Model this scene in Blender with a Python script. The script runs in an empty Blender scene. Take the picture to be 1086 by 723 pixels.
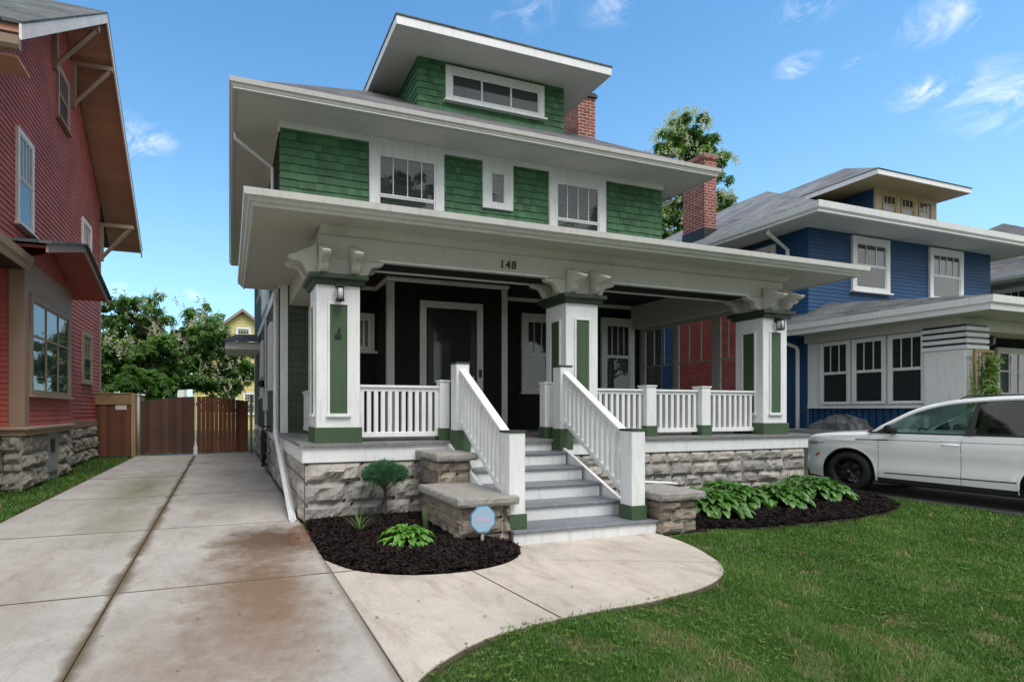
import bpy, math, random
import numpy as np
from mathutils import Vector, noise, Matrix
R = random.Random(7)
sc = bpy.context.scene
COL = sc.collection
ORG = {}

def tag(o, label=None, cat=None, group=None, kind=None):
    if label: o['label'] = label
    if cat: o['category'] = cat
    if group: o['group'] = group
    if kind: o['kind'] = kind
    return o

def thing(name, label, cat, loc=(0, 0, 0), group=None):
    o = bpy.data.objects.new(name, None); COL.objects.link(o)
    o.location = loc; o.empty_display_size = .2
    ORG[o.name] = Vector(loc)
    return tag(o, label, cat, group)

def copy_tree(o, parent=None):
    c = o.copy(); COL.objects.link(c); c.parent = parent
    for ch in o.children: copy_tree(ch, c)
    return c

W0 = (0, 0, 1, 0, 0, 1)   # world frame: origin, along, outward
def FR(x, y, dx, dy, nx, ny): return (x, y, dx, dy, nx, ny)
def fp(f, s, o, z): return (f[0]+f[2]*s+f[4]*o, f[1]+f[3]*s+f[5]*o, z)

class MB:
    def __init__(s): s.v = []; s.f = []; s.r = []; s.m = []
    def add(s, vs, fs, r=None, m=0):
        k = len(s.v); s.v.extend(vs)
        if r is None: r = R.random()
        for f in fs: s.f.append(tuple(i+k for i in f)); s.r.append(r); s.m.append(m)
    def box(s, x0, x1, y0, y1, z0, z1, f=W0, r=None, m=0):
        p = [fp(f, a, b, c) for c in (z0, z1) for a, b in ((x0, y0), (x1, y0), (x1, y1), (x0, y1))]
        s.add(p, [(0, 3, 2, 1), (4, 5, 6, 7), (0, 1, 5, 4), (1, 2, 6, 5), (2, 3, 7, 6), (3, 0, 4, 7)], r, m)
    def quad(s, *p, r=None, m=0): s.add(list(p), [tuple(range(len(p)))], r, m)
    def prism(s, prof, a0, a1, f=W0, axis='s', r=None, m=0):
        # prof list of (o,z) extruded along s, or (s,z) extruded along o
        n = len(prof)
        g = (lambda q, a: fp(f, a, q[0], q[1])) if axis == 's' else (lambda q, a: fp(f, q[0], a, q[1]))
        vs = [g(q, a0) for q in prof]+[g(q, a1) for q in prof]
        fs = [tuple(range(n)), tuple(range(2*n-1, n-1, -1))]+[(i, i+n, (i+1) % n+n, (i+1) % n) for i in range(n)]
        s.add(vs, fs, r, m)
    def poly(s, pts, z0, z1, r=None, m=0):
        n = len(pts)
        vs = [(p[0], p[1], z0) for p in pts]+[(p[0], p[1], z1) for p in pts]
        s.add(vs, [tuple(range(n, 2*n)), tuple(range(n-1, -1, -1))]+[(i, (i+1) % n, (i+1) % n+n, i+n) for i in range(n)], r, m)
    def tube(s, pts, rad, n=8, cap=True, r=None, m=0):
        pts = [Vector(p) for p in pts]
        if not hasattr(rad, '__len__'): rad = [rad]*len(pts)
        rings = []; prev = None
        for i, p in enumerate(pts):
            t = (pts[min(i+1, len(pts)-1)]-pts[max(i-1, 0)]).normalized()
            a = prev if prev is not None else (Vector((0, 0, 1)) if abs(t.z) < .9 else Vector((1, 0, 0)))
            u = (a-t*a.dot(t)).normalized(); w = t.cross(u); prev = u
            rings.append([tuple(p+(u*math.cos(2*math.pi*k/n)+w*math.sin(2*math.pi*k/n))*rad[i]) for k in range(n)])
        vs = [q for g in rings for q in g]; fs = []
        for i in range(len(pts)-1):
            for k in range(n):
                fs.append((i*n+k, i*n+(k+1) % n, (i+1)*n+(k+1) % n, (i+1)*n+k))
        if cap: fs += [tuple(range(n-1, -1, -1)), tuple(range((len(pts)-1)*n, len(pts)*n))]
        s.add(vs, fs, r, m)
    def lathe(s, prof, c, ax=(0, 0, 1), n=24, r=None, m=0):
        ax = Vector(ax).normalized(); a = Vector((1, 0, 0)) if abs(ax.x) < .9 else Vector((0, 1, 0))
        u = (a-ax*a.dot(ax)).normalized(); w = ax.cross(u); c = Vector(c); vs = []; fs = []
        for (rr, h) in prof:
            for k in range(n):
                t = 2*math.pi*k/n; vs.append(tuple(c+ax*h+(u*math.cos(t)+w*math.sin(t))*rr))
        for i in range(len(prof)-1):
            for k in range(n): fs.append((i*n+k, i*n+(k+1) % n, (i+1)*n+(k+1) % n, (i+1)*n+k))
        s.add(vs, fs, r, m)
    def sweep(s, path, prof, closed=False, r=None, m=0):
        # path: 2D points, outward = right of travel; prof: closed list of (out,z)
        n = len(path); P = [Vector(p) for p in path]; offs = []
        for i in range(n):
            ds = []
            if i > 0 or closed: ds.append((P[i]-P[i-1]).normalized())
            if i < n-1 or closed: ds.append((P[(i+1) % n]-P[i]).normalized())
            ns = [Vector((d.y, -d.x)) for d in ds]
            b = sum(ns, Vector((0, 0))).normalized(); offs.append(b/max(.3, b.dot(ns[0])))
        k = len(prof); vs = []
        for i in range(n):
            for (o, z) in prof: q = P[i]+offs[i]*o; vs.append((q.x, q.y, z))
        fs = []
        for i in range(n if closed else n-1):
            j = (i+1) % n
            for a in range(k): b2 = (a+1) % k; fs.append((i*k+a, i*k+b2, j*k+b2, j*k+a))
        if not closed: fs += [tuple(range(k)), tuple(range(n*k-1, (n-1)*k-1, -1))]
        s.add(vs, fs, r, m)
    def done(s, name, mat, parent=None, smooth=False, bevel=0, auto=False, label=None, fixn=True):
        me = bpy.data.meshes.new(name)
        org = Vector((0, 0, 0)); q = parent
        if parent is not None:
            while q is not None and q.name not in ORG: q = q.parent
            if q is not None: org = ORG[q.name]
        me.from_pydata([(a-org.x, b-org.y, c-org.z) for a, b, c in s.v], [], s.f)
        mats = mat if isinstance(mat, (list, tuple)) else [mat]
        for m_ in mats: me.materials.append(m_)
        if len(mats) > 1: me.polygons.foreach_set('material_index', s.m)
        at = me.attributes.new('rnd', 'FLOAT', 'FACE'); at.data.foreach_set('value', s.r)
        if fixn:
            import bmesh
            bm = bmesh.new(); bm.from_mesh(me); bmesh.ops.recalc_face_normals(bm, faces=bm.faces); bm.to_mesh(me); bm.free()
        uv = me.uv_layers.new(name='UVMap'); nl = len(me.loops); buf = np.zeros(nl*2, dtype=np.float32)
        if len(s.f) < 60000:
            Z = Vector((0, 0, 1))
            for p in me.polygons:
                nn = p.normal
                t = Vector((1, 0, 0)) if abs(nn.z) > .995 or nn.length < .5 else Z.cross(nn).normalized()
                if nn.length < .5: nn = Z
                b = nn.cross(t)
                for li in p.loop_indices:
                    c = me.vertices[me.loops[li].vertex_index].co
                    buf[2*li] = c.dot(t); buf[2*li+1] = c.dot(b)
            uv.data.foreach_set('uv', buf)
        if smooth: me.polygons.foreach_set('use_smooth', [True]*len(me.polygons))
        o = bpy.data.objects.new(name, me); COL.objects.link(o)
        if parent is not None: o.parent = parent
        if bevel:
            bv = o.modifiers.new('b', 'BEVEL'); bv.width = bevel; bv.segments = 1; bv.limit_method = 'ANGLE'
        if label: o['label'] = label
        return o

# ---------------- materials ----------------
def new_mat(name):
    m = bpy.data.materials.new(name); m.use_nodes = True; nt = m.node_tree
    for n in list(nt.nodes): nt.nodes.remove(n)
    out = nt.nodes.new('ShaderNodeOutputMaterial'); bs = nt.nodes.new('ShaderNodeBsdfPrincipled')
    nt.links.new(bs.outputs[0], out.inputs[0]); return m, nt, bs, out
class NT:
    def __init__(s, nt): s.nt = nt
    def n(s, t, **k):
        x = s.nt.nodes.new(t)
        for a, b in k.items(): setattr(x, a, b)
        return x
    def l(s, a, b): s.nt.links.new(a, b)
    def noise(s, vec, scale, detail=4, rough=.55, dist=0):
        x = s.n('ShaderNodeTexNoise'); x.inputs['Scale'].default_value = scale; x.inputs['Detail'].default_value = detail
        x.inputs['Roughness'].default_value = rough; x.inputs['Distortion'].default_value = dist
        if vec is not None: s.l(vec, x.inputs['Vector'])
        return x.outputs['Fac']
    def ramp(s, fac, stops):
        x = s.n('ShaderNodeValToRGB'); e = x.color_ramp.elements
        while len(e) > len(stops): e.remove(e[-1])
        while len(e) < len(stops): e.new(1)
        for q, (p, c) in zip(e, stops):
            q.position = p; q.color = (c, c, c, 1) if not hasattr(c, '__len__') else (*c, 1)
        s.l(fac, x.inputs[0]); return x.outputs[0]
    def mix(s, fac, a, b, mode='MIX'):
        x = s.n('ShaderNodeMix', data_type='RGBA', blend_type=mode)
        for v, i in ((fac, 0), (a, 6), (b, 7)):
            if hasattr(v, 'is_linked') or isinstance(v, bpy.types.NodeSocket): s.l(v, x.inputs[i])
            elif i == 0: x.inputs[0].default_value = v
            else: x.inputs[i].default_value = (*v, 1) if hasattr(v, '__len__') else (v, v, v, 1)
        return x.outputs[2]
    def math(s, op, a, b=0, clamp=False):
        x = s.n('ShaderNodeMath', operation=op); x.use_clamp = clamp
        for v, i in ((a, 0), (b, 1)):
            if isinstance(v, bpy.types.NodeSocket): s.l(v, x.inputs[i])
            else: x.inputs[i].default_value = v
        return x.outputs[0]
    def bump(s, h, strength, dist, bs):
        x = s.n('ShaderNodeBump'); x.inputs['Strength'].default_value = strength; x.inputs['Distance'].default_value = dist
        s.l(h, x.inputs['Height']); s.l(x.outputs[0], bs.inputs['Normal'])
    def obj(s): return s.n('ShaderNodeTexCoord').outputs['Object']
    def uv(s): return s.n('ShaderNodeTexCoord').outputs['UV']
    def geo(s): return s.n('ShaderNodeNewGeometry').outputs['Position']
    def rnd(s):
        x = s.n('ShaderNodeAttribute'); x.attribute_name = 'rnd'; return x.outputs['Fac']
    def scale(s, vec, v):
        x = s.n('ShaderNodeMapping'); x.inputs['Scale'].default_value = v; s.l(vec, x.inputs['Vector']); return x.outputs[0]
def mul(c, k): return tuple(a*k for a in c)
def paint(name, c, rough=.5, var=.12, dirt=.18, dirtc=(.16, .14, .11), grain=True, board=0.0, metallic=0):
    m, nt, bs, out = new_mat(name); N = NT(nt); g = N.geo()
    f = N.noise(g, 1.3, 5, .6); col = N.mix(N.ramp(f, [(.3, 0), (.7, 1)]), mul(c, 1-var), mul(c, 1+var*.5))
    if board:
        col = N.mix(N.rnd(), N.mix(1, col, (1-board,)*3, 'MULTIPLY'), col)
    if dirt:
        st = N.noise(N.scale(g, (7, 7, 1.1)), 2.2, 6, .7)
        col = N.mix(N.math('MULTIPLY', N.ramp(st, [(.5, 0), (.78, 1)]), dirt), col, dirtc)
    N.l(col, bs.inputs['Base Color']); bs.inputs['Roughness'].default_value = rough; bs.inputs['Metallic'].default_value = metallic
    N.l(N.math('ADD', N.math('MULTIPLY', N.noise(g, 9, 3), .25), rough-.12), bs.inputs['Roughness'])
    if grain: N.bump(N.noise(N.scale(g, (1, 1, 1)), 55, 3), .12, .003, bs)
    return m
def simple(name, c, rough=.5, metallic=0, spec=None):
    m, nt, bs, out = new_mat(name); bs.inputs['Base Color'].default_value = (*c, 1)
    bs.inputs['Roughness'].default_value = rough; bs.inputs['Metallic'].default_value = metallic
    if spec is not None: bs.inputs['Specular IOR Level'].default_value = spec
    return m
def stone(name, base, var, moss=.2):
    m, nt, bs, out = new_mat(name); N = NT(nt); g = N.geo()
    a = N.mix(N.rnd(), mul(base, .72), mul(base, 1.25)); a = N.mix(N.ramp(N.rnd(), [(.6, 0), (.98, .4)]), a, (.33, .27, .20))
    f = N.noise(g, 7, 6, .7); a = N.mix(N.ramp(f, [(.32, .5), (.5, 0)]), a, mul(base, .5))
    f2 = N.noise(g, 28, 4, .65); a = N.mix(N.ramp(f2, [(.52, 0), (.8, .7)]), a, mul(base, 1.6))
    f3 = N.noise(g, 2.3, 4, .6); a = N.mix(N.math('MULTIPLY', N.ramp(f3, [(.5, 0), (.7, 1)]), moss), a, (.13, .13, .06))
    N.l(a, bs.inputs['Base Color']); bs.inputs['Roughness'].default_value = .92
    N.bump(N.noise(g, 30, 8, .75), 1.0, .03, bs); return m
def brick(name, c1, c2, mort, scale=1.0):
    m, nt, bs, out = new_mat(name); N = NT(nt); b = N.n('ShaderNodeTexBrick')
    N.l(N.uv(), b.inputs['Vector']); b.inputs['Scale'].default_value = 1
    b.inputs['Brick Width'].default_value = .21*scale; b.inputs['Row Height'].default_value = .075*scale; b.inputs['Mortar Size'].default_value = .008*scale
    b.inputs['Mortar Smooth'].default_value = .2; b.inputs['Bias'].default_value = -.1
    b.inputs['Color1'].default_value = (*c1, 1); b.inputs['Color2'].default_value = (*c2, 1); b.inputs['Mortar'].default_value = (*mort, 1)
    f = N.noise(N.geo(), 5, 5, .7); col = N.mix(N.ramp(f, [(.3, .6), (.6, 0)]), b.outputs['Color'], mul(c1, .35))
    N.l(col, bs.inputs['Base Color']); bs.inputs['Roughness'].default_value = .9
    N.bump(N.math('SUBTRACT', 1, b.outputs['Fac']), .6, .012, bs); return m
def shingle(name, c1, c2, w=.30, h=.14):
    m, nt, bs, out = new_mat(name); N = NT(nt); b = N.n('ShaderNodeTexBrick')
    N.l(N.uv(), b.inputs['Vector']); b.inputs['Scale'].default_value = 1
    b.inputs['Brick Width'].default_value = w; b.inputs['Row Height'].default_value = h; b.inputs['Mortar Size'].default_value = .012; b.inputs['Bias'].default_value = -.1
    b.inputs['Mortar Smooth'].default_value = .3
    b.inputs['Color1'].default_value = (*c1, 1); b.inputs['Color2'].default_value = (*c2, 1); b.inputs['Mortar'].default_value = (*mul(c1, .3), 1)
    f = N.noise(N.geo(), 40, 3, .8); col = N.mix(N.ramp(f, [(.35, .55), (.65, 0)]), b.outputs['Color'], mul(c1, .5))
    f = N.noise(N.geo(), .9, 4, .6); col = N.mix(N.ramp(f, [(.4, 0), (.7, .35)]), col, mul(c2, 1.3))
    N.l(col, bs.inputs['Base Color']); bs.inputs['Roughness'].default_value = .95
    N.bump(N.math('SUBTRACT', 1, b.outputs['Fac']), .5, .01, bs); return m
def glassmat(name, tint=(.9, .95, .95), dark=0.0, rough=.02):
    m, nt, bs, out = new_mat(name); N = NT(nt); nt.nodes.remove(bs)
    t = N.n('ShaderNodeBsdfTransparent'); t.inputs[0].default_value = (*tint, 1)
    g = N.n('ShaderNodeBsdfGlossy'); g.inputs['Roughness'].default_value = rough
    bp = N.n('ShaderNodeBump'); bp.inputs['Strength'].default_value = .04; bp.inputs['Distance'].default_value = .02
    N.l(N.noise(N.geo(), 2.5, 2), bp.inputs['Height']); N.l(bp.outputs[0], g.inputs['Normal'])
    fr = N.n('ShaderNodeLayerWeight'); fr.inputs[0].default_value = .5
    pw = N.math('POWER', fr.outputs['Facing'], 4.0)
    mx = N.n('ShaderNodeMixShader'); N.l(N.math('ADD', N.math('MULTIPLY', pw, .85), .065, True), mx.inputs[0])
    N.l(t.outputs[0], mx.inputs[1]); N.l(g.outputs[0], mx.inputs[2]); N.l(mx.outputs[0], out.inputs[0]); return m
def leafmat(name, c1, c2, trans=.35, rough=.5, spec=.4):
    m, nt, bs, out = new_mat(name); N = NT(nt)
    col = N.mix(N.rnd(), c1, c2); N.l(col, bs.inputs['Base Color']); bs.inputs['Roughness'].default_value = rough
    bs.inputs['Specular IOR Level'].default_value = spec
    tr = N.n('ShaderNodeBsdfTranslucent'); N.l(N.mix(1, col, (1.0, 1.25, .5), 'MULTIPLY'), tr.inputs[0])
    mx = N.n('ShaderNodeMixShader'); mx.inputs[0].default_value = trans
    N.l(bs.outputs[0], mx.inputs[1]); N.l(tr.outputs[0], mx.inputs[2]); N.l(mx.outputs[0], out.inputs[0]); return m
M = {}
M['white'] = paint('white_paint', (.72, .73, .73), .45, .07, .30)
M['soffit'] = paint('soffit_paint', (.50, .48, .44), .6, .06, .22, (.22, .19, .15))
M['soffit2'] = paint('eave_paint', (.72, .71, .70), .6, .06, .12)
M['gutter'] = paint('gutter_paint', (.58, .57, .55), .4, .08, .35, (.2, .17, .13))
M['green'] = paint('green_shingle_paint', (.068, .205, .088), .65, .25, .25, (.03, .08, .05), board=.45)
M['dgreen'] = paint('dark_green_siding', (.055, .072, .045), .6, .2, .1, board=.1)
M['porchshade'] = paint('shaded_porch_paint', (.005, .006, .005), .9, .1, .0)  # siding green taken near black, deep porch shade put into the colour
M['panel'] = paint('green_panel_paint', (.040, .080, .036), .55, .15, .15)
M['cap'] = paint('dark_green_trim', (.022, .042, .020), .5, .15, .1)
M['deck'] = paint('grey_deck_paint', (.20, .20, .20), .5, .12, .35, (.35, .33, .3), board=.15)
M['tread'] = paint('grey_tread_paint', (.15, .165, .19), .5, .2, .5, (.34, .33, .31), board=.1)
M['riser'] = paint('worn_white_riser', (.66, .66, .67), .5, .08, .5, (.25, .25, .25))
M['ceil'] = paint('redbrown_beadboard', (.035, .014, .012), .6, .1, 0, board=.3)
M['stone'] = stone('rockface_stone', (.37, .35, .325), .2, .1)
M['pierstone'] = stone('pier_stone', (.27, .225, .18), .2, .5)
M['slab'] = stone('cap_slab', (.34, .325, .30), .1, .15)
M['mortar'] = simple('mortar', (.30, .28, .25), .95)
M['glassdark'] = simple('dark_interior', (.012, .013, .016), .6)
M['glass'] = glassmat('window_glass')
M['blind'] = simple('blind', (.045, .055, .048), .6)
M['brick'] = brick('red_brick', (.26, .065, .045), (.16, .04, .032), (.50, .43, .38), 1.25)
M['brick2'] = brick('dark_red_brick', (.40, .055, .045), (.28, .04, .035), (.30, .13, .11), 1.2)
M['roof'] = shingle('grey_asphalt_shingle', (.065, .064, .07), (.165, .16, .165))
M['roof2'] = shingle('pale_asphalt_shingle', (.095, .10, .115), (.25, .255, .27))
M['roofr'] = shingle('dark_asphalt_shingle', (.05, .058, .06), (.14, .15, .155))
M['blue'] = paint('blue_siding', (.008, .064, .172), .7, .2, .1, (.02, .04, .09), board=.15)
M['bluedark'] = paint('navy_trim', (.012, .02, .045), .5, .1, 0)
M['cream'] = paint('cream_trim', (.46, .35, .20), .6, .1, .1)
M['red'] = paint('red_siding', (.44, .105, .08), .72, .25, .12, (.12, .05, .05), board=.12)
M['redsh'] = paint('rake_soffit', (.52, .27, .175), .7, .12, .1, board=.2)
M['brown'] = paint('tan_trim', (.30, .21, .15), .6, .12, .15)
M['barge'] = paint('weathered_barge', (.74, .68, .62), .6, .12, .4, (.3, .22, .17))
M['yellow'] = paint('yellow_siding', (.62, .53, .20), .6, .08, .05, board=.12)
M['fence'] = paint('red_cedar', (.19, .062, .028), .75, .35, .5, (.06, .025, .018), board=.55)
M['fence2'] = paint('gate_board', (.105, .048, .030), .75, .35, .5, (.04, .022, .018), board=.6)
M['tanwood'] = paint('tan_wood', (.33, .22, .10), .8, .25, .3, board=.3)
M['postgrey'] = paint('grey_post', (.36, .35, .33), .6, .1, .2)
M['black'] = simple('black_metal', (.012, .012, .013), .4)
M['rubber'] = simple('black_rubber', (.012, .012, .012), .65)
M['brass'] = simple('brushed_metal', (.45, .43, .40), .3, 1)
M['door'] = paint('dark_wood_door', (.015, .009, .007), .35, .3, 0)
M['frost'] = simple('frosted_glass', (.45, .46, .47), .25)
M['greywall'] = paint('grey_siding', (.30, .31, .33), .6, .1, .1, board=.1)
# ---------------- geometry helpers for buildings ----------------
def clap(b, f, s0, s1, z0, z1, course=.115, proj=.018, xr=None, base=0.0, shing=0):
    z = z0
    while z < z1-1e-4:
        zt = min(z+course, z1)
        a0, a1 = (s0, s1) if xr is None else xr(z); c0, c1 = (s0, s1) if xr is None else xr(zt)
        if a1-a0 > .02:
            if c1 < c0: c0 = c1 = (c0+c1)/2
            if shing:
                x = a0
                while x < a1-1e-3:
                    w = R.uniform(.6, 1.5)*shing; x2 = min(x+w, a1)
                    if a1-x2 < .05: x2 = a1
                    dz = R.uniform(-.006, .006) if z > z0 else 0; e = R.uniform(-.003, .004)
                    b.add([fp(f, x+.002, base+proj+e, z+dz), fp(f, x2-.002, base+proj+e, z+dz), fp(f, x2-.002, base+.003, zt+.008), fp(f, x+.002, base+.003, zt+.008),
                           fp(f, x+.002, base, z+dz), fp(f, x2-.002, base, z+dz)], [(0, 1, 2, 3), (4, 5, 1, 0), (0, 3, 4), (1, 5, 2)])
                    x = x2
            else:
                b.add([fp(f, a0, base+proj, z), fp(f, a1, base+proj, z), fp(f, c1, base+.003, zt), fp(f, c0, base+.003, zt),
                       fp(f, a0, base, z), fp(f, a1, base, z)], [(0, 1, 2, 3), (4, 5, 1, 0), (0, 3, 4), (1, 5, 2)])
        z = zt
def stones(b, f, s0, s1, z0, z1, ch=.27, wr=(.3, .75), dep=.05, seed=1, ends=True):
    rr = random.Random(seed); z = z0; n = max(1, round((z1-z0)/ch)); hs = [rr.uniform(.8, 1.2) for _ in range(n)]; t = sum(hs)
    for h in hs:
        zt = z+h/t*(z1-z0); s = s0; first = True
        while s < s1-1e-3:
            w = rr.uniform(*wr); e = min(s+w, s1)
            if s1-e < wr[0]*.55: e = s1
            nx = max(4, int((e-s)/.05)); nz = max(4, int((zt-z)/.05)); vs = []; fs = []; sd = rr.uniform(0, 99); dd = dep*rr.uniform(.6, 1.25)
            g = .007; tilt = rr.uniform(-.4, .4); tv = rr.uniform(-.5, .5)
            for j in range(nz+1):
                for i in range(nx+1):
                    u = i/nx; v = j/nz
                    env = (1-abs(2*u-1)**5)*(1-abs(2*v-1)**4)
                    nn = noise.fractal(Vector((s+u*(e-s)+sd, z+v*(zt-z), sd))*7, 1, 2, 4)
                    o = env*dd*(1+nn*1.1+tilt*(u-.5)+tv*(v-.5))
                    jx = noise.noise(Vector((s*9+sd, z*9+v*5, u*5)))*.008*(1 if 0 < u < 1 else .6)
                    vs.append(fp(f, s+g+u*(e-s-2*g)+jx, max(o, -.01), z+g+v*(zt-z-2*g)+jx*.7))
            for j in range(nz):
                for i in range(nx): fs.append((j*(nx+1)+i, j*(nx+1)+i+1, (j+1)*(nx+1)+i+1, (j+1)*(nx+1)+i))
            b.add(vs, fs, rr.random()); s = e
        z = zt
def window(par, f, s0, s1, z0, z1, cas=.12, kind='dh', trim='white', mun=(4, 1), blinds=False, sill=True, th=.07, mid=None, head=0, nm='window', split=.52, back='glassdark'):
    b = MB(); b.box(s0, s0+cas, 0, th, z0, z1, f); b.box(s1-cas, s1, 0, th, z0, z1, f)
    b.box(s0+cas, s1-cas, 0, th, z1-cas*1.15, z1, f); b.box(s0+cas, s1-cas, 0, th, z0, z0+cas*.6, f)
    if head: b.box(s0-.03, s1+.03, 0, th+.03, z1, z1+head, f)
    w = b.done(nm, M[trim], par, bevel=.004)
    if sill:
        b = MB(); b.box(s0-.05, s1+.05, 0, th+.06, z0-.05, z0-.001, f); b.done('sill', M[trim], w, bevel=.004)
    i0, i1, j0, j1 = s0+cas, s1-cas, z0+cas*.6, z1-cas*1.15; e = .035
    b = MB(); zm = j0+(j1-j0)*split
    def ring(a, c, d, g, o0, o1):
        b.box(a, a+e, o0, o1, d, g, f); b.box(c-e, c, o0, o1, d, g, f); b.box(a+e, c-e, o0, o1, d, d+e, f); b.box(a+e, c-e, o0, o1, g-e, g, f)
    if kind == 'dh':
        ring(i0, i1, zm-.02, j1, .035, .06); ring(i0, i1, j0, zm-.02, .027, .05)
        for k in range(1, mun[0]):
            x = i0+(i1-i0)*k/mun[0]; b.box(x-.009, x+.009, .038, .055, zm, j1-e, f)
    elif kind == 'fixed':
        ring(i0, i1, j0, j1, .03, .055)
        for k in range(1, mun[0]):
            x = i0+(i1-i0)*k/mun[0]; b.box(x-.02, x+.02, .032, .058, j0+e, j1-e, f)
        if mid:
            for k in range(1, mun[0]+0): pass
            zz = j0+(j1-j0)*mid; b.box(i0+e, i1-e, .03, .056, zz-.02, zz+.02, f)
    b.done('sash', M[trim], w)
    b = MB(); b.quad(fp(f, i0, .042, j0), fp(f, i1, .042, j0), fp(f, i1, .042, j1), fp(f, i0, .042, j1)); b.done('pane', M['glass'], w, fixn=False)
    b = MB(); b.quad(fp(f, i0, .0215, j0), fp(f, i1, .0215, j0), fp(f, i1, .0215, j1), fp(f, i0, .0215, j1))
    b.done('dark_room', M[back], w, fixn=False)
    if blinds:
        b = MB(); zz = j1-.02; lo = j0 if blinds == 'full' else j0
        while zz > lo:
            b.add([fp(f, i0+.01, .024, zz), fp(f, i1-.01, .024, zz), fp(f, i1-.01, .034, zz-.022), fp(f, i0+.01, .034, zz-.022)], [(0, 1, 2, 3)]); zz -= .042
        b.done('blinds', M['blind'], w, fixn=False)
    return w
def hip(b, x0, x1, y0, y1, z, p, m=0):
    w = (x1-x0)/2; d = (y1-y0)/2
    if d >= w:
        a = ((x0+x1)/2, y0+w, z+p*w); c = ((x0+x1)/2, y1-w, z+p*w)
        b.quad((x0, y0, z), (x1, y0, z), a, m=m); b.quad((x1, y0, z), (x1, y1, z), c, a, m=m)
        b.quad((x1, y1, z), (x0, y1, z), c, m=m); b.quad((x0, y1, z), (x0, y0, z), a, c, m=m)
    else:
        a = (x0+d, (y0+y1)/2, z+p*d); c = (x1-d, (y0+y1)/2, z+p*d)
        b.quad((x0, y0, z), (x1, y0, z), c, a, m=m); b.quad((x1, y0, z), (x1, y1, z), c, m=m)
        b.quad((x1, y1, z), (x0, y1, z), a, c, m=m); b.quad((x0, y1, z), (x0, y0, z), a, m=m)
def gutter_prof(z1, h=.13, w=.11): return [(0, z1-h), (w*.55, z1-h), (w*.75, z1-h*.5), (w, z1-h*.3), (w, z1), (w-.012, z1), (w-.012, z1-.02), (0, z1-.02)]
def rect_path(x0, x1, y0, y1): return [(x0, y1), (x0, y0), (x1, y0), (x1, y1)][::1]
def inside(poly, X, Y):
    X = np.asarray(X); Y = np.asarray(Y); c = np.zeros(X.shape, bool); n = len(poly)
    for i in range(n):
        x0, y0 = poly[i]; x1, y1 = poly[(i+1) % n]
        if y0 == y1: continue
        k = ((y0 > Y) != (y1 > Y)) & (X < (x1-x0)*(Y-y0)/(y1-y0)+x0); c ^= k
    return c
def smooth_line(pts, n=8):
    P = [Vector(p) for p in pts]; out = []
    for i in range(len(P)-1):
        a = P[max(i-1, 0)]; b = P[i]; c = P[i+1]; d = P[min(i+2, len(P)-1)]
        for k in range(n):
            t = k/n; out.append(tuple(.5*((2*b)+(c-a)*t+(2*a-5*b+4*c-d)*t*t+(3*b-a-3*c+d)*t**3)))
    out.append(tuple(P[-1])); return out

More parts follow.
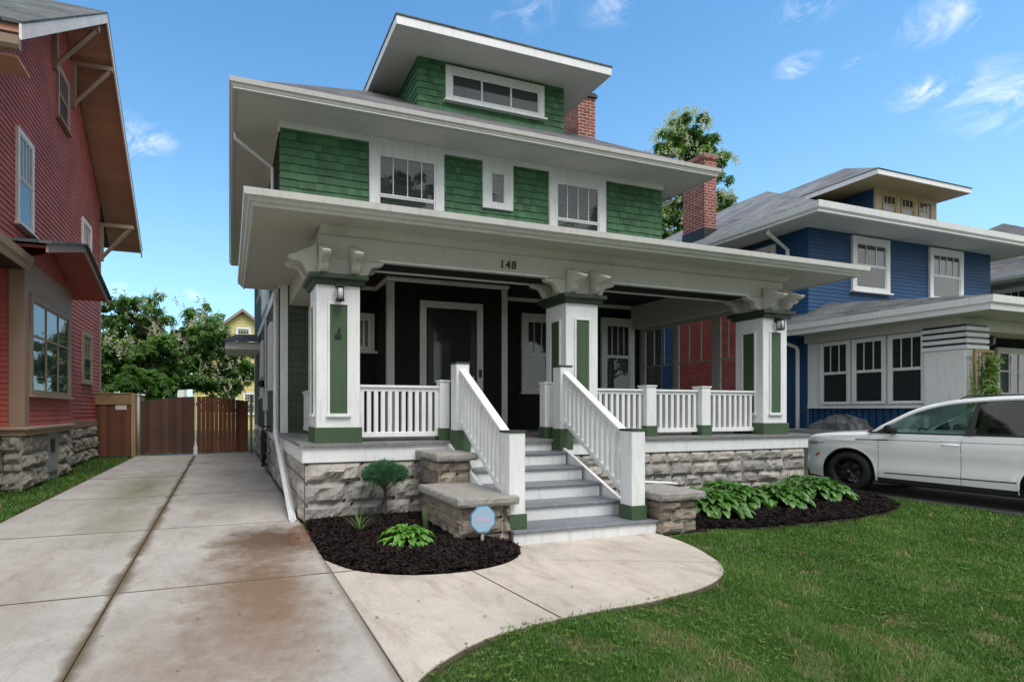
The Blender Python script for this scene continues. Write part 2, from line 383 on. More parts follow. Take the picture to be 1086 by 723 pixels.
# ---------------- ground ----------------
def concrete(name, base, stains=False):
    m, nt, bs, out = new_mat(name); N = NT(nt); g = N.geo()
    col = N.mix(N.ramp(N.noise(g, 1.1, 9, .72), [(.32, 0), (.68, 1)]), mul(base, .72), mul(base, 1.12))
    col = N.mix(N.math('MULTIPLY', N.rnd(), .35), col, mul(base, .8))
    col = N.mix(N.ramp(N.noise(g, 60, 4, .7), [(.35, .35), (.6, 0)]), col, mul(base, .55))
    col = N.mix(N.ramp(N.noise(N.scale(g, (1, .35, 1)), 3.5, 7, .75, .6), [(.50, 0), (.72, .6)]), col, (.18, .14, .10))
    if stains:
        sx = N.n('ShaderNodeSeparateXYZ'); N.l(g, sx.inputs[0]); X, Y = sx.outputs[0], sx.outputs[1]
        def blob(cx, cy, rx, ry, sharp=1.0, rough=.75, sc=3.2):
            a = N.math('DIVIDE', N.math('SUBTRACT', X, cx), rx); b_ = N.math('DIVIDE', N.math('SUBTRACT', Y, cy), ry)
            d = N.math('SQRT', N.math('ADD', N.math('MULTIPLY', a, a), N.math('MULTIPLY', b_, b_)))
            d = N.math('ADD', d, N.math('MULTIPLY', N.math('SUBTRACT', N.noise(g, sc, 10, .78), .5), rough*2))
            return N.math('MULTIPLY', N.math('SUBTRACT', 1, d, True), sharp, True)
        # rust and soil washed out of the downspout
        col = N.mix(blob(.42, 6.1, .72, 1.0, 1.5), col, (.075, .045, .026))
        col = N.mix(blob(.25, 4.5, .65, 2.1, 1.3), col, (.15, .095, .058))
        col = N.mix(blob(.15, 3.6, .55, 1.3, .5), col, (.19, .13, .09))
        # green algae patches and a dark line along the centre joint
        col = N.mix(blob(-1.55, 11.2, .75, 3.6, .85, .7), col, (.105, .115, .045))
        col = N.mix(blob(-1.4, 7.6, .55, 1.4, .6, .7), col, (.14, .13, .07))
        col = N.mix(blob(.0, 13.0, .6, 2.0, .35, .8), col, (.16, .12, .09))
        col = N.mix(blob(-.35, 3.2, .6, 1.8, .7, .9), col, (.17, .12, .085))
        col = N.mix(blob(.1, 8.9, .7, 1.3, .35, .9, 4), col, (.17, .12, .09))
        col = N.mix(blob(-1.9, 4.6, .9, 2.2, .5, 1.0, 4), col, (.20, .15, .115))
        for yj in (2.28, 4.72, 7.12, 9.9, 12.7, 15.6):
            kj = N.math('SUBTRACT', 1, N.math('DIVIDE', N.math('ABSOLUTE', N.math('SUBTRACT', Y, yj)), N.math('ADD', .005, N.math('MULTIPLY', N.noise(g, 3, 3, .6), .03))), True)
            col = N.mix(N.math('MULTIPLY', kj, 1.6, True), col, (.09, .065, .045))
        jx = N.math('ABSOLUTE', N.math('SUBTRACT', N.math('ADD', X, N.math('MULTIPLY', Y, .0141)), -.815))
        w = N.math('ADD', .045, N.math('MULTIPLY', N.ramp(N.noise(g, 1.6, 4, .6), [(.4, 0), (.75, 1)]), .13))
        w = N.math('ADD', w, N.math('MULTIPLY', N.math('SUBTRACT', N.noise(g, 14, 3, .6), .5), .06))
        k = N.math('SUBTRACT', 1, N.math('DIVIDE', jx, w), True)
        col = N.mix(N.math('MULTIPLY', k, 1.2, True), col, (.095, .068, .038))
        k2 = N.math('SUBTRACT', 1, N.math('DIVIDE', N.math('ABSOLUTE', N.math('SUBTRACT', X, .9)), .07), True)
        col = N.mix(N.math('MULTIPLY', k2, .8), col, (.12, .08, .05))
    N.l(col, bs.inputs['Base Color']); bs.inputs['Roughness'].default_value = .85
    N.bump(N.noise(g, 90, 4, .7), .35, .004, bs); return m
M['drive'] = concrete('driveway_concrete', (.40, .375, .345), True)
M['walk'] = concrete('walkway_concrete', (.47, .415, .36))
m_, nt, bs, out = new_mat('soil'); N = NT(nt); g = N.geo()
N.l(N.mix(N.noise(g, 6, 5, .7), (.03, .022, .014), (.075, .055, .03)), bs.inputs['Base Color']); bs.inputs['Roughness'].default_value = 1; M['soil'] = m_
m_, nt, bs, out = new_mat('lawn_base'); N = NT(nt); g = N.geo()
c = N.mix(N.ramp(N.noise(g, 1.1, 5, .65), [(.35, 0), (.65, 1)]), (.045, .085, .018), (.075, .125, .028))
c = N.mix(N.ramp(N.noise(g, 3.3, 5, .65), [(.52, 0), (.72, .8)]), c, (.14, .11, .05))
N.l(c, bs.inputs['Base Color']); bs.inputs['Roughness'].default_value = 1; N.bump(N.noise(g, 40, 4, .7), .9, .03, bs); M['lawn'] = m_
m_, nt, bs, out = new_mat('mulch'); N = NT(nt); g = N.geo()
N.l(N.mix(N.rnd(), (.004, .003, .0028), (.028, .020, .018)), bs.inputs['Base Color']); bs.inputs['Roughness'].default_value = .95; bs.inputs['Specular IOR Level'].default_value = .1; M['mulch'] = m_
m_, nt, bs, out = new_mat('asphalt'); N = NT(nt); g = N.geo()
N.l(N.mix(N.noise(g, 30, 4, .7), (.03, .03, .03), (.06, .058, .055)), bs.inputs['Base Color']); bs.inputs['Roughness'].default_value = .9; M['asphalt'] = m_

b = MB(); b.quad((-300, -300, -.012), (300, -300, -.012), (300, 300, -.012), (-300, 300, -.012)); tag(b.done('lawn', M['lawn']), kind='structure')
b = MB(); b.box(-2.86, .90, -3, 19.6, -.05, .004); tag(b.done('driveway_bed', M['soil']), kind='structure')
b = MB()
def jx(y): return -.815-.0141*y
ys = [-3, .35, 2.28, 4.72, 7.12, 9.9, 12.7, 15.6, 19.2]
for y0, y1 in zip(ys, ys[1:]):
    g1 = .004; sk = R.uniform(-.01, .01); hh = R.uniform(-.003, .003)
    b.poly([(-2.85, y0+g1), (jx(y0)-.006, y0+g1), (jx(y1)-.006, y1-g1), (-2.85, y1-g1)], -.04, .022+hh)
    b.poly([(jx(y0)+.006, y0+g1), (.892, y0+g1), (.892, y1-g1), (jx(y1)+.006, y1-g1)], -.04, .022-hh)
tag(b.done('driveway', M['drive']), kind='structure')
edge = smooth_line([(.91, 2.62), (1.15, 2.83), (1.62, 3.07), (2.31, 3.2), (3.21, 3.27), (3.9, 3.42), (4.42, 3.72), (4.72, 4.2), (4.86, 4.6), (4.9, 4.92)])
bed = smooth_line([(3.0, 5.03), (2.85, 4.74), (2.55, 4.50), (2.1, 4.38), (1.55, 4.44), (1.12, 4.72), (.90, 5.15)])
WALK = edge+[(4.88, 5.2), (3.0, 5.2)]+bed+[(.905, 4.0)]
# the walkway is poured in three slabs, divided by two saw cuts
b = MB(); b.poly(WALK, -.04, .020); walk = tag(b.done('walkway', M['walk'], bevel=.005), kind='structure')
b = MB(); b.sweep(edge, [(-.01, -.011), (.035, -.011), (.03, .002), (-.01, .006)]); b.sweep([(-2.862, -3), (-2.862, 19)][::-1], [(-.01, -.011), (.05, -.011), (.045, .003), (-.01, .006)]); tag(b.done('soil_edge', M['soil']), kind='structure')
b = MB()
def cut(a, c, w=.005):
    d = (Vector(c)-Vector(a)).normalized(); nn = Vector((-d.y, d.x))*w
    b.quad(*[(q.x, q.y, .0238) for q in (Vector(a)-nn, Vector(c)-nn, Vector(c)+nn, Vector(a)+nn)])
cut((2.13, 4.38), (2.25, 3.19)); cut((.90, 4.72), (1.12, 4.72), .006); cut((3.02, 4.45), (4.55, 3.86), .0018)
tag(b.done('walkway_joint', M['soil'], fixn=False), kind='structure')
b = MB(); b.poly([(10.75, -3), (13.7, -3), (13.7, 20), (10.75, 20)], -.04, .004); tag(b.done('neighbour_driveway', M['asphalt']), kind='structure')

BED1 = bed+[(.90, 5.3), (.90, 6.2), (.95, 6.97), (3.0, 6.97), (3.0, 5.0)]
BED2 = smooth_line([(5.50, 5.02), (6.3, 4.86), (7.3, 4.82), (8.3, 4.86), (9.2, 5.02), (10.0, 5.35), (10.55, 5.9), (10.65, 6.4), (10.5, 6.96)])+[(10.4, 7.2), (4.9, 7.2), (4.9, 5.6), (5.5, 5.6)]
def mound(poly, x, y, h=.10):
    d = 9
    for i in range(len(poly)):
        a = Vector(poly[i]); c = Vector(poly[(i+1) % len(poly)]); ab = c-a; t = max(0, min(1, (Vector((x, y))-a).dot(ab)/max(ab.length_squared, 1e-9)))
        d = min(d, (Vector((x, y))-a-ab*t).length)
    return h*min(1, d/.35)**.7
def make_bed(poly, name, n, label=None):
    b = MB(); xs = [p[0] for p in poly]; ysb = [p[1] for p in poly]; st = .07
    x0, x1, y0, y1 = min(xs), max(xs), min(ysb), max(ysb)
    b.poly(poly, -.03, .012)
    nx = int((x1-x0)/st)+1; ny = int((y1-y0)/st)+1; idx = {}; vs = []; fs = []
    for i in range(nx+1):
        for j in range(ny+1):
            x = x0+i*st; y = y0+j*st
            if inside(poly, [x], [y])[0]:
                idx[i, j] = len(vs); vs.append((x, y, .012+mound(poly, x, y)+noise.noise(Vector((x*9, y*9, 0)))*.012))
    for (i, j) in idx:
        q = [(i, j), (i+1, j), (i+1, j+1), (i, j+1)]
        if all(k in idx for k in q): fs.append(tuple(idx[k] for k in q))
    b.add(vs, fs)
    tag(b.done(name, M['mulch'], smooth=True), kind='structure')
    b = MB(); c = 0
    while c < n:
        x = R.uniform(x0, x1); y = R.uniform(y0, y1)
        if not inside(poly, [x], [y])[0]: continue
        c += 1; z = .02+mound(poly, x, y)+R.uniform(0, .018); a = R.uniform(0, 6.28); L = R.uniform(.012, .038); w = R.uniform(.004, .012)
        ti = R.uniform(-.6, .6); rl = R.uniform(-.8, .8)
        u = Vector((math.cos(a)*math.cos(ti), math.sin(a)*math.cos(ti), math.sin(ti)))*L
        v = (Vector((-math.sin(a), math.cos(a), rl)).normalized())*w; p = Vector((x, y, z))
        b.quad(*[tuple(p+q) for q in (-u-v, u-v*.6, u+v, -u+v*.7)])
    o = b.done(name.replace('bed', 'chips'), M['mulch'], fixn=False); tag(o, label, 'mulch', kind='stuff')
make_bed(BED1, 'mulch_bed', 13000, 'dark shredded bark mulch in the bed left of the steps')
make_bed(BED2, 'mulch_bed', 15000, 'dark shredded bark mulch in the bed under the right hostas')

# grass blades (numpy)
rng = np.random.default_rng(3)
def grass(name, x0, x1, y0, y1, n, excl, hmin, hmax, wid, label, incl=None, curl=1.0):
    X = rng.uniform(x0, x1, n); Y = rng.uniform(y0, y1, n)
    k = np.ones(n, bool)
    for p in excl: k &= ~inside(p, X, Y)
    if incl is not None: k &= inside(incl, X, Y)
    # camera distance falloff: fewer, wider blades far away
    D = np.hypot(X, Y); keep = rng.random(n) < np.clip((4.2/D)**1.3, .12, 1); k &= keep
    X, Y, D = X[k], Y[k], D[k]; n = len(X)
    pat = np.array([noise.fractal(Vector((x*1.2, y*1.2, 0)), 1, 2, 3) for x, y in zip(X, Y)])
    pat2 = np.array([noise.noise(Vector((x*3.1+9, y*3.1, 4))) for x, y in zip(X, Y)])
    pat2 = pat2+.45*np.exp(-((X-2.9)/1.3)**2-((Y-2.1)/.55)**2)
    thin = rng.random(n) < np.where(pat2+pat*.6 > .33, .45, 1.0); X, Y, D, pat, pat2 = X[thin], Y[thin], D[thin], pat[thin], pat2[thin]; n = len(X)
    h = rng.uniform(hmin, hmax, n)*(1+.8*pat)*np.where(rng.random(n) < .05, 1.7, 1); w = wid*rng.uniform(.6, 1.4, n)*np.clip(D/4.2, 1, 2.6)
    a = rng.uniform(0, 2*np.pi, n); l = rng.uniform(.15, 1.0, n)*curl; la = rng.uniform(0, 2*np.pi, n)
    dx = np.cos(a)*w; dy = np.sin(a)*w; bx = np.cos(la)*h*l; by = np.sin(la)*h*l
    Z0 = np.full(n, -.012)
    V = np.stack([np.stack([X-dx, Y-dy, Z0], 1), np.stack([X+dx, Y+dy, Z0], 1),
                  np.stack([X+dx*.8+bx*.35, Y+dy*.8+by*.35, Z0+h*.6], 1), np.stack([X-dx*.8+bx*.35, Y-dy*.8+by*.35, Z0+h*.6], 1),
                  np.stack([X+bx, Y+by, Z0+h*(1-.35*l)], 1)], 1).reshape(-1, 3)
    me = bpy.data.meshes.new(name); me.vertices.add(n*5); me.vertices.foreach_set('co', V.ravel().astype(np.float32))
    me.loops.add(n*7); base = (np.arange(n)*5)[:, None]
    me.loops.foreach_set('vertex_index', (base+np.array([0, 1, 2, 3, 3, 2, 4])).ravel().astype(np.int32))
    me.polygons.add(n*2); st = (np.arange(n)*7)[:, None]+np.array([0, 4]); me.polygons.foreach_set('loop_start', st.ravel().astype(np.int32))
    try: me.polygons.foreach_set('loop_total', np.tile([4, 3], n).astype(np.int32))
    except Exception: pass
    me.update(calc_edges=True)
    r = np.clip(rng.random(n)*.5+.25+pat*.5, 0, .86); dry = rng.random(n) < np.clip(.02+np.clip(pat2-.22, 0, 1)*1.0, 0, .55); r[dry] = .9+.1*rng.random(dry.sum())
    at = me.attributes.new('rnd', 'FLOAT', 'FACE'); at.data.foreach_set('value', np.repeat(r, 2).astype(np.float32))
    me.materials.append(M['grass']); o = bpy.data.objects.new(name, me); COL.objects.link(o); tag(o, label, 'grass', kind='stuff'); return o
m_, nt, bs, out = new_mat('grass_blade'); N = NT(nt)
c = N.ramp(N.rnd(), [(0, (.036, .092, .014)), (.45, (.072, .170, .025)), (.85, (.13, .25, .05)), (.90, (.26, .21, .10)), (1, (.36, .26, .15))])
N.l(c, bs.inputs['Base Color']); bs.inputs['Roughness'].default_value = .55; bs.inputs['Specular IOR Level'].default_value = .3
tr = N.n('ShaderNodeBsdfTranslucent'); N.l(c, tr.inputs[0]); mx = N.n('ShaderNodeMixShader'); mx.inputs[0].default_value = .35
N.l(bs.outputs[0], mx.inputs[1]); N.l(tr.outputs[0], mx.inputs[2]); N.l(mx.outputs[0], out.inputs[0]); M['grass'] = m_
GEX = [[(-2.9, -5), (.89, -5), (.89, 20), (-2.9, 20)], [(p[0]-.012, p[1]+.03) for p in WALK], BED1, [(p[0]-.02, p[1]+.05) for p in BED2], [(.9, 6.9), (10.5, 6.9), (10.5, 20), (.9, 20)], [(10.8, -5), (15, -5), (15, 20), (10.8, 20)], [(4.8, 4.9), (5.6, 4.9), (5.6, 5.8), (4.8, 5.8)]]
grass('lawn_grass', .9, 10.8, .2, 7.4, 830000, GEX, .018, .050, .0022, 'mown green front lawn with a few dry patches')
grass('lawn_grass', -5.5, -2.87, 7.0, 19, 90000, GEX, .03, .075, .003, 'green grass strip along the red house')
grass('lawn_grass', 14, 15.6, 4, 12, 5000, [], .03, .07, .004, 'grass beside the blue house')
# clover and weed tufts
b = MB(); c = 0
while c < 1100:
    x = R.uniform(1, 9.5); y = R.uniform(2.2, 6.5)
    if noise.noise(Vector((x*.9, y*.9, 7))) < .05 or any(inside(p, [x], [y])[0] for p in GEX): continue
    c += 1; z = R.uniform(.012, .035); s = R.uniform(.006, .013); a = R.uniform(0, 6.3)
    for k in range(3):
        t = a+k*2.1; p = Vector((x+math.cos(t)*s, y+math.sin(t)*s, z)); u = Vector((math.cos(t), math.sin(t), .25))*s; v = Vector((-math.sin(t), math.cos(t), 0))*s*.8
        b.quad(*[tuple(p+q) for q in (-u, v, u, -v)])
M['clover'] = leafmat('clover_leaf', (.07, .13, .022), (.16, .23, .06), .3, .9, .05)
tag(b.done('clover', M['clover'], fixn=False), 'patches of low clover in the front lawn', 'clover', kind='stuff')
# ================= the green house =================
F_ = 1.06
HX0, HX1, HY, HB = .95, 10.40, 10.50, 20.6
G = thing('green_house', 'green shingled two-storey house with deep front porch, white trim and hipped dormer', 'house', (5.67, 10.5, 0))
FRONT = FR(0, HY, 1, 0, 0, -1)          # s = x, out = -y
LEFT = FR(HX0, 0, 0, 1, -1, 0)          # s = y, out = -x
RIGHT = FR(HX1, 0, 0, 1, 1, 0)
# core body + walls
b = MB(); b.box(HX0, HX1, HY, HB, 0, 7.17); b.done('wall', M['mortar'], G)
b = MB(); clap(b, FRONT, HX0, HX1, 4.05, 7.06, .155, .022, shing=.16); b.done('shingle_wall', M['green'], G, fixn=False)
for f_ in (LEFT, RIGHT):
    b = MB(); clap(b, f_, HY+.02, HB, .98, 7.1, .125, .02); b.done('side_wall', M['dgreen'], G, fixn=False)
b = MB(); clap(b, FRONT, HX0+.02, 1.56, F_, 3.95, .13, .018); b.done('siding', M['dgreen'], G, fixn=False)
b = MB(); clap(b, FRONT, 1.56, HX1-.02, F_, 3.98, .13, .018); b.done('porch_wall', M['porchshade'], G, fixn=False)
# trim boards: frieze, corner boards, water table
b = MB(); b.box(HX0-.02, HX1+.02, 0, .045, 7.05, 7.18, FRONT)
b.box(HY-.02, HB, 0, .045, 6.98, 7.18, LEFT); b.done('frieze', M['white'], G, bevel=.004)
b = MB(); b.box(HX0-.035, HX0+.15, 0, .04, F_, 3.97, FRONT); b.box(HY-.04, HY+.16, .0, .035, .98, 3.9, LEFT); b.done('corner_board', M['white'], G, bevel=.004)
for za, zb in ((3.86, 4.08), (.86, .98)):
    b = MB(); b.box(HY+.16, HB, 0, .05, za, zb, LEFT); b.done('belt_board', M['white'], G, bevel=.004)
b = MB(); b.box(HB-.12, HB+.02, 0, .04, .98, 6.98, LEFT); b.done('corner_board', M['white'], G)
# stone foundation
b = MB(); b.box(HX0+.02, HX1-.02, HY, HB-.02, -.1, .98); b.box(HX0+.02, 10.3, 7.0, HY, -.1, .79); b.done('foundation_core', M['mortar'], G)
b = MB(); stones(b, FR(0, 7.0, 1, 0, 0, -1), HX0, 3.0, 0, .79, .26, (.35, .8), .055, 3)
stones(b, FR(HX0, 0, 0, 1, -1, 0), 7.0, HB, 0, .86, .25, (.35, .7), .045, 5); b.done('foundation', M['stone'], G, fixn=False)
b = MB(); stones(b, FR(0, 7.0, 1, 0, 0, -1), 4.85, 10.33, 0, .79, .2, (.28, .6), .05, 4); b.done('foundation', M['stone'], G, fixn=False)
b = MB()
stones(b, FR(10.33, 0, 0, 1, 1, 0), 7.05, 10.4, 0, .79, .25, (.35, .7), .045, 6)
b.done('foundation', M['stone'], G, fixn=False)
# porch deck and apron
b = MB(); x = 1.1
x = .88
while x < 10.40: w = .085; b.box(x, min(x+w-.003, 10.42), 6.93, HY, 1.015, F_); x += w
b.done('porch_floor', M['deck'], G)
b = MB(); b.box(.92, 3.0, 6.97, 7.0, .80, 1.013); b.box(.915, .945, 7.0, 10.4, .80, 1.013); b.done('apron', M['white'], G, bevel=.004)
b = MB(); b.box(4.86, 10.36, 6.97, 7.0, .80, 1.013); b.box(10.36, 10.39, 6.97, 10.5, .80, 1.013)
b.done('apron', M['white'], G, bevel=.004)
# vestibule
VX0, VX1, VY = 2.92, 5.44, 9.6
VF = FR(0, VY, 1, 0, 0, -1)
b = MB(); b.box(VX0, VX1, VY, HY-.03, F_+.002, 4.06); b.done('vestibule', M['porchshade'], G)
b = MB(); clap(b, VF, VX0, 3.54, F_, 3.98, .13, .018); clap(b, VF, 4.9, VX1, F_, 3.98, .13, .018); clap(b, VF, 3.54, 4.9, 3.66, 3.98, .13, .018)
clap(b, FR(VX0, 0, 0, 1, -1, 0), VY, HY-.03, F_, 3.98, .13, .018); clap(b, FR(VX1, 0, 0, 1, 1, 0), VY, HY-.03, F_, 3.98, .13, .018); b.done('vestibule_siding', M['porchshade'], G, fixn=False)
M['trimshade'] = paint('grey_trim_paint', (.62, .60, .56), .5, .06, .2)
b = MB(); b.box(VX0-.03, VX0+.10, 0, .03, F_, 3.97, VF); b.box(VX0-.03, VX0, -.12, 0, F_, 3.97, VF); b.done('corner_board', M['trimshade'], G, bevel=.004)
b = MB(); b.box(VX1-.10, VX1+.03, 0, .03, F_, 3.97, VF); b.box(VX1, VX1+.03, -.12, 0, F_, 3.97, VF); b.done('corner_board', M['trimshade'], G, bevel=.004)
b = MB(); P_ = [(0, 3.985), (.03, 3.985), (.06, 4.03), (.06, 4.06), (0, 4.06)]
b.sweep([(1.1, HY), (VX0, HY), (VX0, VY), (VX1, VY), (VX1, HY), (9.85, HY)], P_); b.done('crown_moulding', M['trimshade'], G)
# front door
b = MB(); b.box(3.54, 3.67, 0, .05, F_, 3.65, VF); b.box(4.77, 4.90, 0, .05, F_, 3.65, VF); b.box(3.67, 4.77, 0, .05, 3.52, 3.65, VF)
df = b.done('door_frame', M['trimshade'], G, bevel=.004)
b = MB(); b.box(3.67, 4.77, .001, .012, F_, 3.52, VF)
b.box(3.70, 3.82, .012, .035, F_+.02, 3.50, VF); b.box(4.62, 4.74, .012, .035, F_+.02, 3.50, VF); b.box(3.82, 4.62, .012, .035, 3.34, 3.50, VF); b.box(3.82, 4.62, .012, .035, F_+.02, 1.45, VF)
dr = b.done('door', M['door'], G, bevel=.004)
b = MB()
for i in range(4): b.box(3.83+i*.2, 4.01+i*.2, .013, .02, 1.47, 3.32, VF)
b.done('pane', simple('leaded_glass', (.03, .03, .032), .08), dr)
b = MB(); b.box(4.66, 4.70, .036, .045, 1.92, 2.18, VF); b.tube([fp(VF, 4.68, .045, 2.12), fp(VF, 4.68, .10, 2.10), fp(VF, 4.68, .10, 1.98), fp(VF, 4.68, .045, 1.96)], .011); b.done('handle', M['brass'], dr)
b = MB(); b.box(4.80, 4.86, .051, .075, 2.16, 2.32, VF); b.done('keypad_lock', M['black'], df, bevel=.004)
# porch wall windows
window(G, FRONT, 6.33, 7.38, 1.92, 3.72, .14, 'dh', 'trimshade', blinds=False)
window(G, FRONT, 8.52, 9.50, 1.92, 3.74, .14, 'dh', 'trimshade')
w = window(G, FRONT, 2.16, 2.86, 2.72, 3.50, .10, 'fixed', 'trimshade', back='brown')
# pilaster on the house wall at the left end of the porch
b = MB(); b.box(1.50, 1.76, .0, .22, F_, 3.57, FRONT); pl = b.done('pilaster', M['white'], G, bevel=.005)
b = MB(); b.box(1.47, 1.79, .0, .25, F_, 1.27, FRONT); b.done('base_band', M['panel'], pl, bevel=.004)

# columns
def column(x0, x1, y0, y1, lamp=False, sides='fl'):
    b = MB(); b.box(x0, x1, y0, y1, F_+.2, 3.20); c = b.done('column', M['white'], G, bevel=.006)
    b = MB(); b.box(x0-.025, x1+.025, y0-.025, y1+.025, F_+.001, F_+.21); b.done('base_band', M['panel'], c, bevel=.006)
    w = x1-x0
    for f, a0, a1 in ((FR(x0, y0, 1, 0, 0, -1), 0, w), (FR(x0, y1, 0, -1, -1, 0), 0, y1-y0), (FR(x1, y0, 0, 1, 1, 0), 0, y1-y0), (FR(x1, y1, -1, 0, 0, 1), 0, w)):
        m0, m1 = a0+(a1-a0)*.30, a1-(a1-a0)*.30; z0, z1 = F_+.40, 2.93
        b = MB(); b.box(m0, m1, .001, .006, z0, z1, f); b.done('panel', M['panel'], c)
        b = MB(); e = .03
        b.box(m0-e, m0, 0, .022, z0-.01, z1, f); b.box(m1, m1+e, 0, .022, z0-.01, z1, f); b.box(m0-e, m1+e, 0, .022, z1, z1+e, f); b.box(m0-e-.02, m1+e+.02, 0, .04, z0-.05, z0-.01, f)
        b.done('panel_moulding', M['white'], c, bevel=.003)
    b = MB(); pr = [(0, 3.20), (.045, 3.20), (.055, 3.25), (.10, 3.27), (.10, 3.33), (0, 3.33)]
    b.sweep([(x0, y0), (x1, y0), (x1, y1), (x0, y1)], pr, closed=True); b.box(x0, x1, y0, y1, 3.19, 3.328); b.done('capital', M['cap'], c, bevel=.003)
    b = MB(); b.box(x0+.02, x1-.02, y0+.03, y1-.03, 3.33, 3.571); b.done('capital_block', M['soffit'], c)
    Z = 3.332
    def prof(top): 
        q = [(0, 0), (.06, 0), (.11, .02), (.15, .06), (.175, .115), (.21, .15), (.26, .165), (.31, .17), (.35, .185), (.375, .21), (.38, .236)]
        return [(a, Z+c_) for a, c_ in q]+([(0, Z+.236)] if not top else [(.30, Z+.26), (0, Z+.42)])
    d = y1-y0
    for f, a1, top in ((FR(x0, y0+.03, 1, 0, 0, -1), w, True), (FR(x0+.02, y1, 0, -1, -1, 0), d, False), (FR(x1-.02, y0, 0, 1, 1, 0), d, False)):
        for a in (.03, a1-.14):
            if f[0] < 1.2 and f[4] == -1: tp = True
            else: tp = top
            b = MB(); b.prism(prof(tp), a, a+.11, f); b.done('bracket', M['soffit'], c, bevel=.008)
    return c
cl = column(1.11, 1.71, 7.0, 7.55); cm = column(5.04, 5.64, 7.0, 7.55); cr = column(9.27, 9.87, 7.0, 7.55)
for c, x in ((cl, 1.41), (cr, 9.57)):
    b = MB(); b.lathe([(.0, 3.185), (.065, 3.18), (.065, 3.15), (.03, 3.14)], (x, 6.90, 0)); b.box(x-.03, x+.03, 6.90, 7.0, 3.12, 3.19)
    for k in range(4): a = k*math.pi/2+.78; b.box(x+.058*math.cos(a)-.005, x+.058*math.cos(a)+.005, 6.90+.058*math.sin(a)-.005, 6.90+.058*math.sin(a)+.005, 2.98, 3.15)
    b.lathe([(.062, 2.985), (.062, 2.965), (0, 2.95)], (x, 6.90, 0)); l = b.done('lantern', M['black'], c)
    b = MB(); b.lathe([(.02, 3.14), (.05, 3.13), (.055, 3.06), (.05, 2.985), (.0, 2.975)], (x, 6.90, 0)); b.done('lamp_glass', M['frost'], l, smooth=True)
b = MB(); b.prism([(1.36, 2.48), (1.45, 2.48), (1.45, 2.53), (1.42, 2.545), (1.44, 2.60), (1.41, 2.62), (1.40, 2.56), (1.36, 2.52)], 0, .02, FR(0, 6.993, 1, 0, 0, -1), 'o'); b.done('wall_plaque', M['black'], cl)
# beams
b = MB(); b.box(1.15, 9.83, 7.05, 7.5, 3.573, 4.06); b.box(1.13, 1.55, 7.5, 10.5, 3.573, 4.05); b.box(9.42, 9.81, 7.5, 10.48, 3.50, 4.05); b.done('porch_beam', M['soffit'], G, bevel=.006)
for (x0, x1) in ((2.0, 4.75), (5.95, 8.98)):
    for (ya, yb, za) in ((7.035, 7.05, 3.573), (7.5, 7.52, 3.555)):
        b = MB(); b.box(x0, x1, ya, yb, za, 3.60); b.done('beam_trim', M['white'], G)
b = MB(); b.box(2.0, 8.98, 7.12, 7.44, 3.566, 3.5725); b.done('beam_soffit', M['porchshade'], G)
# porch ceiling (beadboard) and eave soffit
b = MB(); y = 7.5
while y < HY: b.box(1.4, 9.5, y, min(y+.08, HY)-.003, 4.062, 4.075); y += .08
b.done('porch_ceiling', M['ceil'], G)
PX0, PX1, PY0, PY1 = .27, 11.04, 6.50, 11.05
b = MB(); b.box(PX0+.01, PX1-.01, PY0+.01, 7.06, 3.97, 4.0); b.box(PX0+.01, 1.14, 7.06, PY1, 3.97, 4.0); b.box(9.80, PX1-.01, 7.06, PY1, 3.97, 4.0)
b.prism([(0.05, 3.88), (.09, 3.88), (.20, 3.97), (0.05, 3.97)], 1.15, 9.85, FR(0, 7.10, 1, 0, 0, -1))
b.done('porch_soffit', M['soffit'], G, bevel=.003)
b = MB(); rp = [(0, 4.0), (.012, 3.955), (.012, 3.94)]
b.sweep([(PX0, PY1), (PX0, PY0), (PX1, PY0), (PX1, PY1)], [(-.03, 3.955), (.0, 3.955), (.012, 3.99), (.045, 4.0), (.06, 4.03), (.10, 4.05), (.11, 4.13), (.098, 4.13), (.09, 4.11), (-.03, 4.11)])
b.done('gutter', M['gutter'], G)
b = MB(); b.quad((PX0-.02, PY0-.02, 4.115), (PX1+.02, PY0-.02, 4.115), (PX1-1.2, HY, 4.72), (PX0+1.2, HY, 4.72)); b.quad((PX0-.02, PY1, 4.115), (PX0-.02, PY0-.02, 4.115), (PX0+1.2, HY, 4.72), (PX0+1.2, PY1, 4.72)); b.quad((PX1+.02, PY0-.02, 4.115), (PX1+.02, PY1, 4.115), (PX1-1.2, PY1, 4.72), (PX1-1.2, HY, 4.72))
b.done('porch_roof', M['roof'], G)
# house number
cu = bpy.data.curves.new('num', 'FONT'); cu.body = '148'; cu.size = .175; cu.extrude = .004; cu.space_character = 1.15; cu.offset = .002
to = bpy.data.objects.new('numtmp', cu); COL.objects.link(to); bpy.context.view_layer.update()
me = bpy.data.meshes.new_from_object(to.evaluated_get(bpy.context.evaluated_depsgraph_get())); bpy.data.objects.remove(to)
me.materials.clear(); me.materials.append(M['black']); o = bpy.data.objects.new('house_number', me); COL.objects.link(o); o.parent = G
o.location = (3.89-5.67, 7.043-10.5, 3.655); o.rotation_euler = (math.pi/2, 0, 0)
